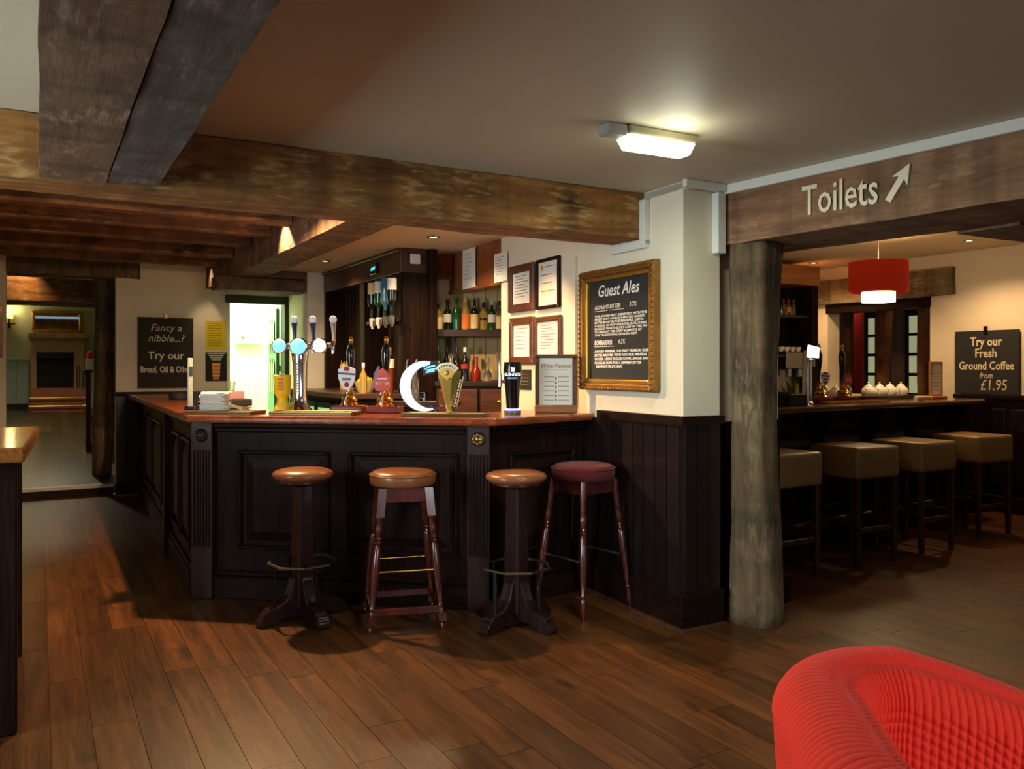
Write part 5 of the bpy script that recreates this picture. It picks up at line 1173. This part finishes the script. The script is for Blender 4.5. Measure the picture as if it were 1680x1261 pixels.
MB().prism([pl(RE, .24), pl(RE, .5), (7.78, pl(RE, .5)[1]), (7.78, pl(RE, .24)[1])], 0, ZT-.05).build('end_board', BARW, rb)
def rc(px, d):
    P = R1+RN*d; k = (px-840)/FPX; r = Vector((CP*k+SP, CP-SP*k))
    t = (P.x*r.y-P.y*r.x)/(-(RD.x*r.y-RD.y*r.x)); q = P+RD*t
    return (q.x, q.y, ZT+.0005)
# black trough with garnish
f = thing('garnish_trough', 'black box trough of garnish at the left of the right hand counter', 'box', rc(1297, .20), RR)
MB().box(-.10, .10, -.07, .07, 0, .085).build('trough', BLACKMT, f, bevel=.006)
for k in range(9):
    a = k*.7; m = MB(); mm2 = .05+.012*(k%3)
    m.add([(-.012,0,0),(.012,0,0),(.014,.02*math.cos(a),mm2*.7),(-.014,.02*math.cos(a),mm2*.7),(.03*math.sin(a),.05*math.cos(a),mm2*1.5)], [(0,1,2,3),(3,2,4)])
    m.build('leaf', plain('garnish_leaf', (96,120,40), .5) if k == 0 else bpy.data.materials['garnish_leaf'], f, (-.07+k*.018, -.01, .08), a)
for k in range(2): MB().tube([(.02+k*.02,-.03,.085),(.05,-.02,.13+k*.02),(.08,.0,.10)], .010, 8).build('lemon_peel', plain('lemon_peel', (214,206,60), .5), f, smooth=True)
f = thing('beer_font', 'slim chrome beer font with square lit badge on the right hand counter', 'beer tap', rc(1324, .26), RR-.25)
MB().lathe([(0,0),(.05,0),(.05,.012),(.036,.022),(.034,.36),(.03,.40),(0,.41)], 22).build('column', CHROME, f, smooth=True)
MB().slab([(-.05,-.042),(.055,-.05),(.06,.03),(-.04,.05)], -.02, .0).build('lit_badge', plain('lit_blue_white_badge', (235,245,255), .3, emit=(225,240,255), es=2.2), f, (.01, -.038, .395), bevel=.004)
MB().tube([(0,-.03,.33),(0,-.07,.33),(0,-.075,.28)], [.012,.011,.009], 10).build('spout', CHROME, f, smooth=True)
hand_pump('hand pump with pale crested clip on the right hand counter', rc(1346, .335), RR-.35, 'crest', .16, .66)
hand_pump('hand pump with orange-red clip on the right hand counter', rc(1384, .335), RR-.35, 'red', .2, .66)
a = Vector(rc(1372, .09)[:2]); b = Vector(rc(1462, .09)[:2]); w = (b-a).length
f = thing('drip_tray', 'long brass drip tray along the right hand counter', 'tray', (a.x, a.y, ZT+.0005), RR)
MB().box(0, w, 0, .14, 0, .008).build('base', BRASS, f, bevel=.002); mm = MB(); mm.box(0, w, 0, .008, .008, .018).box(0, w, .132, .14, .008, .018).box(0, .008, .008, .132, .008, .018).box(w-.008, w, .008, .132, .008, .018); mm.build('rim', BRASS, f)
# teapots on a dark tray behind the counter
a = Vector(rc(1400, .50)[:2]); b = Vector(rc(1496, .50)[:2]); w = (b-a).length
f = thing('serving_tray', 'dark oval tray carrying the white teapots', 'tray', ((a.x+b.x)/2, (a.y+b.y)/2, ZT+.0005), RR)
MB().lathe([(0,0),(w*.5,0),(w*.54,.03),(w*.525,.03),(w*.49,.010),(0,.010)], 36, sy=.22).build('tray', BLACK, f, smooth=True)
def teapot(label, loc, rz):
    t = thing('teapot', label, 'teapot', loc, rz, 'white teapots on the dark tray')
    MB().lathe([(0,0),(.04,0),(.055,.02),(.062,.05),(.055,.08),(.036,.097),(.034,.10),(0,.10)], 24).build('pot', WHITE, t, smooth=True)
    MB().lathe([(0,.10),(.034,.10),(.028,.112),(.010,.12),(.006,.126),(.010,.134),(0,.14)], 18).build('lid', WHITE, t, smooth=True)
    MB().tube([(.05,0,.04),(.08,0,.055),(.095,0,.085)], [.014,.010,.007], 10).build('spout', WHITE, t, smooth=True)
    MB().tube([(-.05,0,.08),(-.08,0,.08),(-.088,0,.05),(-.075,0,.025),(-.055,0,.03)], .006, 8).build('handle', WHITE, t, smooth=True)
    return t
tl = ['white teapot at the left of the four on the tray', 'second white teapot from the left on the tray', 'third white teapot from the left on the tray', 'white teapot at the right of the four on the tray']
tp = None
for k, px in enumerate((1425, 1443, 1460, 1478)):
    q = rc(px, .50); q = (q[0], q[1], ZT+.0115)
    if tp is None: tp = teapot(tl[0], q, RR+.3)
    else: dup(tp, q, RR+.3, tl[k])
q = rc(1371, .49); t5 = teapot('single white teapot behind the right hand pumps', q, RR+2.6); t5['group'] = 'white teapots on the right hand counter'
f = thing('menu_stand', 'slim light wooden menu stand at the end of the right hand counter', 'menu stand', rc(1535, .26), RR-.3)
MB().box(-.085, .085, -.05, .05, 0, .028).build('foot', LIGHTW, f, bevel=.005)
ring(MB(), -.07, .07, .028, .33, .016, -.012, .012).build('frame', LIGHTW, f, bevel=.003)
mn = MB().box(-.054, .054, -.005, .005, .044, .314).build('menu_card', PAPER, f)
for k in range(8): MB().box(-.042, .03+.012*(k%2), -.0056, -.005, .28-k*.028, .284-k*.028).build('print_line', INK, mn)
# back shelves of the right hand servery
bu1 = on_v(1340, 6.0)[0]
f = thing('back_shelf_unit', 'dark shelf unit with lit pelmet behind the right hand counter', 'cabinet', (0, 0, 0))
MB().box(5.6, bu1, 6.3, 6.34, 0, 2.46).build('back_panel', BARW, f); MB().box(bu1-.09, bu1, 5.98, 6.3, 0, 2.2).build('end_panel', BARW, f, bevel=.004)
MB().box(5.6, bu1-.01, 5.95, 6.3, 2.20, 2.40).build('pelmet', LIGHTW, f, bevel=.004)
for z in (1.86, 1.45): MB().box(5.6, bu1-.092, 6.02, 6.3, z, z+.03).build('shelf', SHELFW, f, bevel=.003)
MB().box(5.6, bu1-.092, 5.95, 6.3, 1.0, 1.05).build('worktop', SHELFW, f, bevel=.004); MB().box(5.6, bu1-.092, 5.98, 6.3, 0, .999).build('carcass', BARW, f)
for k, px in enumerate((1288, 1296, 1304)):
    uu = on_v(px, 6.1)[0]
    bottle('small red-capped bottle on the right hand shelf, %s from the post' % ('first', 'second', 'third')[k], (uu, 6.12, 1.8905), .17, .025, CLEARG, LBLR, LBLO if k == 1 else None, rz=0, group='small bottles on the right hand shelf')
cm = thing('coffee_machine', 'steel coffee machine on the right hand back counter', 'coffee machine', (on_v(1300, 6.1)[0]-.02, 6.12, 1.0505))
MB().box(-.18, .18, -.12, .12, .28, .46).build('body', STEEL, cm, bevel=.01); MB().box(-.18, .18, .02, .12, 0, .279).build('rear', STEEL, cm, bevel=.006); MB().box(-.18, .18, -.12, .12, 0, .04).build('drip_base', BLACKM, cm, bevel=.004)
for x in (-.08, .08): MB().lathe([(0,.2),(.03,.2),(.03,.279),(0,.279)], 16, (x, -.06, 0)).build('group_head', CHROME, cm, smooth=True)
for k in range(4):
    f2 = thing('coffee_cup', 'white cup %s on the coffee machine' % ('first from the post', 'second from the post', 'third from the post', 'at the far end')[k], 'cup', (on_v(1300, 6.1)[0]-.15+k*.085, 6.12, 1.511), 0, 'cups on the coffee machine')
    MB().lathe([(0,0),(.02,0),(.035,.05),(.033,.05),(.018,.006),(0,.006)], 16).build('cup', WHITE, f2, smooth=True); MB().tube([(.03,0,.04),(.045,0,.035),(.03,0,.015)], .004, 6).build('handle', WHITE, f2)
# pendant lamp
c = dep(1441, 7.0)
f = thing('pendant_lamp', 'red drum pendant lamp with white inner shade over the right hand counter', 'lamp', (c[0], c[1], 0))
z0, z1 = hz(489-12, 7.0)-.01, hz(430, 7.0); r = .235
MB().lathe([(r,z0),(r,z1),(r-.004,z1),(r-.004,z0)], 40).build('outer_shade', REDSH, f, smooth=True)
MB().lathe([(r*.57,z0-.085),(r*.57,z1-.02),(r*.57-.003,z1-.02),(r*.57-.003,z0-.085)], 32).build('inner_shade', plain('glowing_inner_shade', (255,240,200), .6, emit=(255,226,160), es=3.0), f, smooth=True)
MB().lathe([(r*.56,z0-.084),(r*.56,z0-.080),(0,z0-.080)], 32).build('diffuser', bpy.data.materials['glowing_inner_shade'], f)
for k in range(3): MB().tube([(0,0,z1-.01), ((r-.004)*math.cos(k*2.1), (r-.004)*math.sin(k*2.1), z1-.005)], .003, 6).build('spider', STEEL, f)
MB().tube([(0,0,z1-.02),(0,0,2.468)], .004, 6).build('cord', plain('grey_flex', (120,110,90), .6), f); MB().lathe([(0,2.44),(.03,2.44),(.05,2.469),(0,2.469)], 18).build('ceiling_rose', WHITEPL, f, smooth=True)
light('pendant_glow', 'POINT', (c[0], c[1], z0-.16), 16, WARM2, .08)
light('pendant_up_glow', 'POINT', (c[0], c[1], z1+.05), 8, WARM2, .08)
# coffee board on the right wall
va, dA = on_u(1566, 7.76); vb, dB = on_u(1671, 7.76); w = (va-vb)/2; h = (648-543)/2*(dA+dB)/2/FPX
f = thing('chalkboard', 'slate board advertising Fresh Ground Coffee on the right hand wall', 'chalkboard', (7.775, (va+vb)/2, wzr+h+.002), -PI/2)
MB().box(-w, w, -.01, .01, -h, h).build('board', SLATE, f, bevel=.003)
for (s, sz, x, z, sh2, of) in (('Try our', .125, 0, .52, 0, .002), ('Fresh', .125, 0, .16, 0, .002), ('Ground Coffee', .112, 0, -.22, 0, .002), ('from', .085, .0, -.5, .3, 0), ('£1.95', .15, .12, -.86, .1, 0)):
    text(s, sz*.95, CREAM, f, (x*w*2, -.0106, z*h), shear=sh2, off=of, sx=.80)
MB().box(-.02, .02, -.018, -.01, h-.04, h+.04).build('clip', BLACKM, f, bevel=.003)
# the timbered opening in the right wall and what lies beyond
struct(MB().box(7.79, 8.01, 5.16, 6.44, 1.96, 2.058).build('trim_25', BARW), 'dark head of the timbered opening')
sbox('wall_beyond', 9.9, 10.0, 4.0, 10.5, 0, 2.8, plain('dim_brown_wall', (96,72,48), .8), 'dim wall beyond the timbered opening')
sbox('ceiling_beyond', 8.0, 10.0, 4.0, 10.5, 2.6, 2.65, CEILW, 'ceiling beyond the timbered opening')
sbox('floor_beyond', 8.0, 10.0, 4.0, 10.5, -.05, 0, FLOORW, 'floor beyond the timbered opening')
sbox('wall_beyond_end', 8.0, 10.0, 10.4, 10.5, 0, 2.8, PLASTER, 'far end wall beyond the timbered opening'); sbox('wall_beyond_near', 8.0, 10.0, 4.0, 4.1, 0, 2.8, PLASTER, 'near end wall beyond the timbered opening')
def bpost(px, uu, r, lab, sd):
    v, dd = on_u(px, uu); return post('oak_post', lab, (uu, v), r, 0, 2.59, oldwood('opening_post_wood_%d' % sd, (84,50,30), (128,84,52), (140,104,70), 2, .3), sd, seg=18, rings=20)
bpost(1391, 8.5, .075, 'slim leaning oak post at the left of the timbered opening', 1); bpost(1451, 8.7, .10, 'broad oak post in the middle of the timbered opening', 3); bpost(1513, 8.5, .06, 'slim oak post at the right of the timbered opening', 6)
v, dd = on_u(1408, 9.2)
f = thing('curtain', 'narrow red curtain seen through the timbered opening', 'curtain', (9.2, v, 0), -PI/2)
m = MB(); n = 24; vs = [(-.07+.14*k/n, .015*math.sin(k*1.4), z) for z in (.002, 2.1) for k in range(n+1)]
m.add(vs, [(k, k+1, n+2+k, n+1+k) for k in range(n)]).build('drape', plain('red_curtain_cloth', (150,28,20), .8), f, smooth='all')
light('curtain_fill', 'SPOT', (9.05, v, 2.5), 22, (1, .6, .4), .03, aim=(9.2, v, 1.6), spot=1.2)  # unseen spot added to brighten the curtain
PANE = plain('dusk_window_pane', (170,176,140), .2, emit=(180,186,140), es=.55)
for wn, (pa, pb) in enumerate(((1424, 1436), (1491, 1506))):
    va, dA = on_u(pa, 9.85); vb, dB = on_u(pb, 9.85)
    r = thing('window_%d' % (4+wn), ['window', 'window'][wn], None, (0, 0, 0)); r['label'] = ['left window with small panes beyond the timbered opening', 'right window with small panes beyond the timbered opening'][wn]; r['kind'] = 'structure'
    ring(MB(), -(va-vb)/2-.05, (va-vb)/2+.05, .95, 2.1, .05, -.02, .02).build('frame', BARW, r, (9.86, (va+vb)/2, 0), -PI/2)
    for k in range(4):
        MB().box(-(va-vb)/2, (va-vb)/2, -.006, .006, 1.02+k*.26, 1.24+k*.26).build('pane', PANE, r, (9.86, (va+vb)/2, 0), -PI/2)
        MB().box(-(va-vb)/2, (va-vb)/2, -.012, .012, 1.241+k*.26, 1.279+k*.26).build('glazing_bar', BARW, r, (9.86, (va+vb)/2, 0), -PI/2)
light('beyond_lamp', 'POINT', (9.0, 5.6, 2.3), 4, WARM2, .1)
# lettering on the lintel
q = lp(.0, -.0085)
f = lb
def on_lintel(px):
    k = (px-840)/FPX; r = Vector((CP*k+SP, CP-SP*k)); P = LO+LN*(-.0085); t = (P.x*r.y-P.y*r.x)/(-(LD.x*r.y-LD.y*r.x)); q = P+LD*t; return t, q.x*SP+q.y*CP
ta, dA = on_lintel(1315); tb2, dB = on_lintel(1440)
tx = text('Toilets', .2, CREAM, None, (0,0,0), 'LEFT', ext=.0012, off=.0015)
wd = max(v.co.x for v in tx.data.vertices); hgt = .155
tx.parent = lb; tx.location = (ta-2.6, -.15-.0085, hz(354, dA)-2.13); tx.scale = ((tb2-ta)/wd, 1, 1)
s0, e0 = on_lintel(1457), on_lintel(1493)
ar = MB(); P0 = Vector((s0[0], hz(330, s0[1]))); P1 = Vector((e0[0], hz(268, e0[1]))); dd = (P1-P0); ln = dd.length; dd.normalize(); nn = Vector((-dd.y, dd.x)); hw = .014
pts = [P0+nn*hw, P0-nn*hw, P0+dd*(ln-.065)-nn*hw, P0+dd*(ln-.08)-nn*hw*3.0, P1, P0+dd*(ln-.08)+nn*hw*3.0, P0+dd*(ln-.065)+nn*hw]
ar.slab([(p.x-2.6, p.y-2.13) for p in pts], -.163, -.152).build('arrow', CREAM, lb)
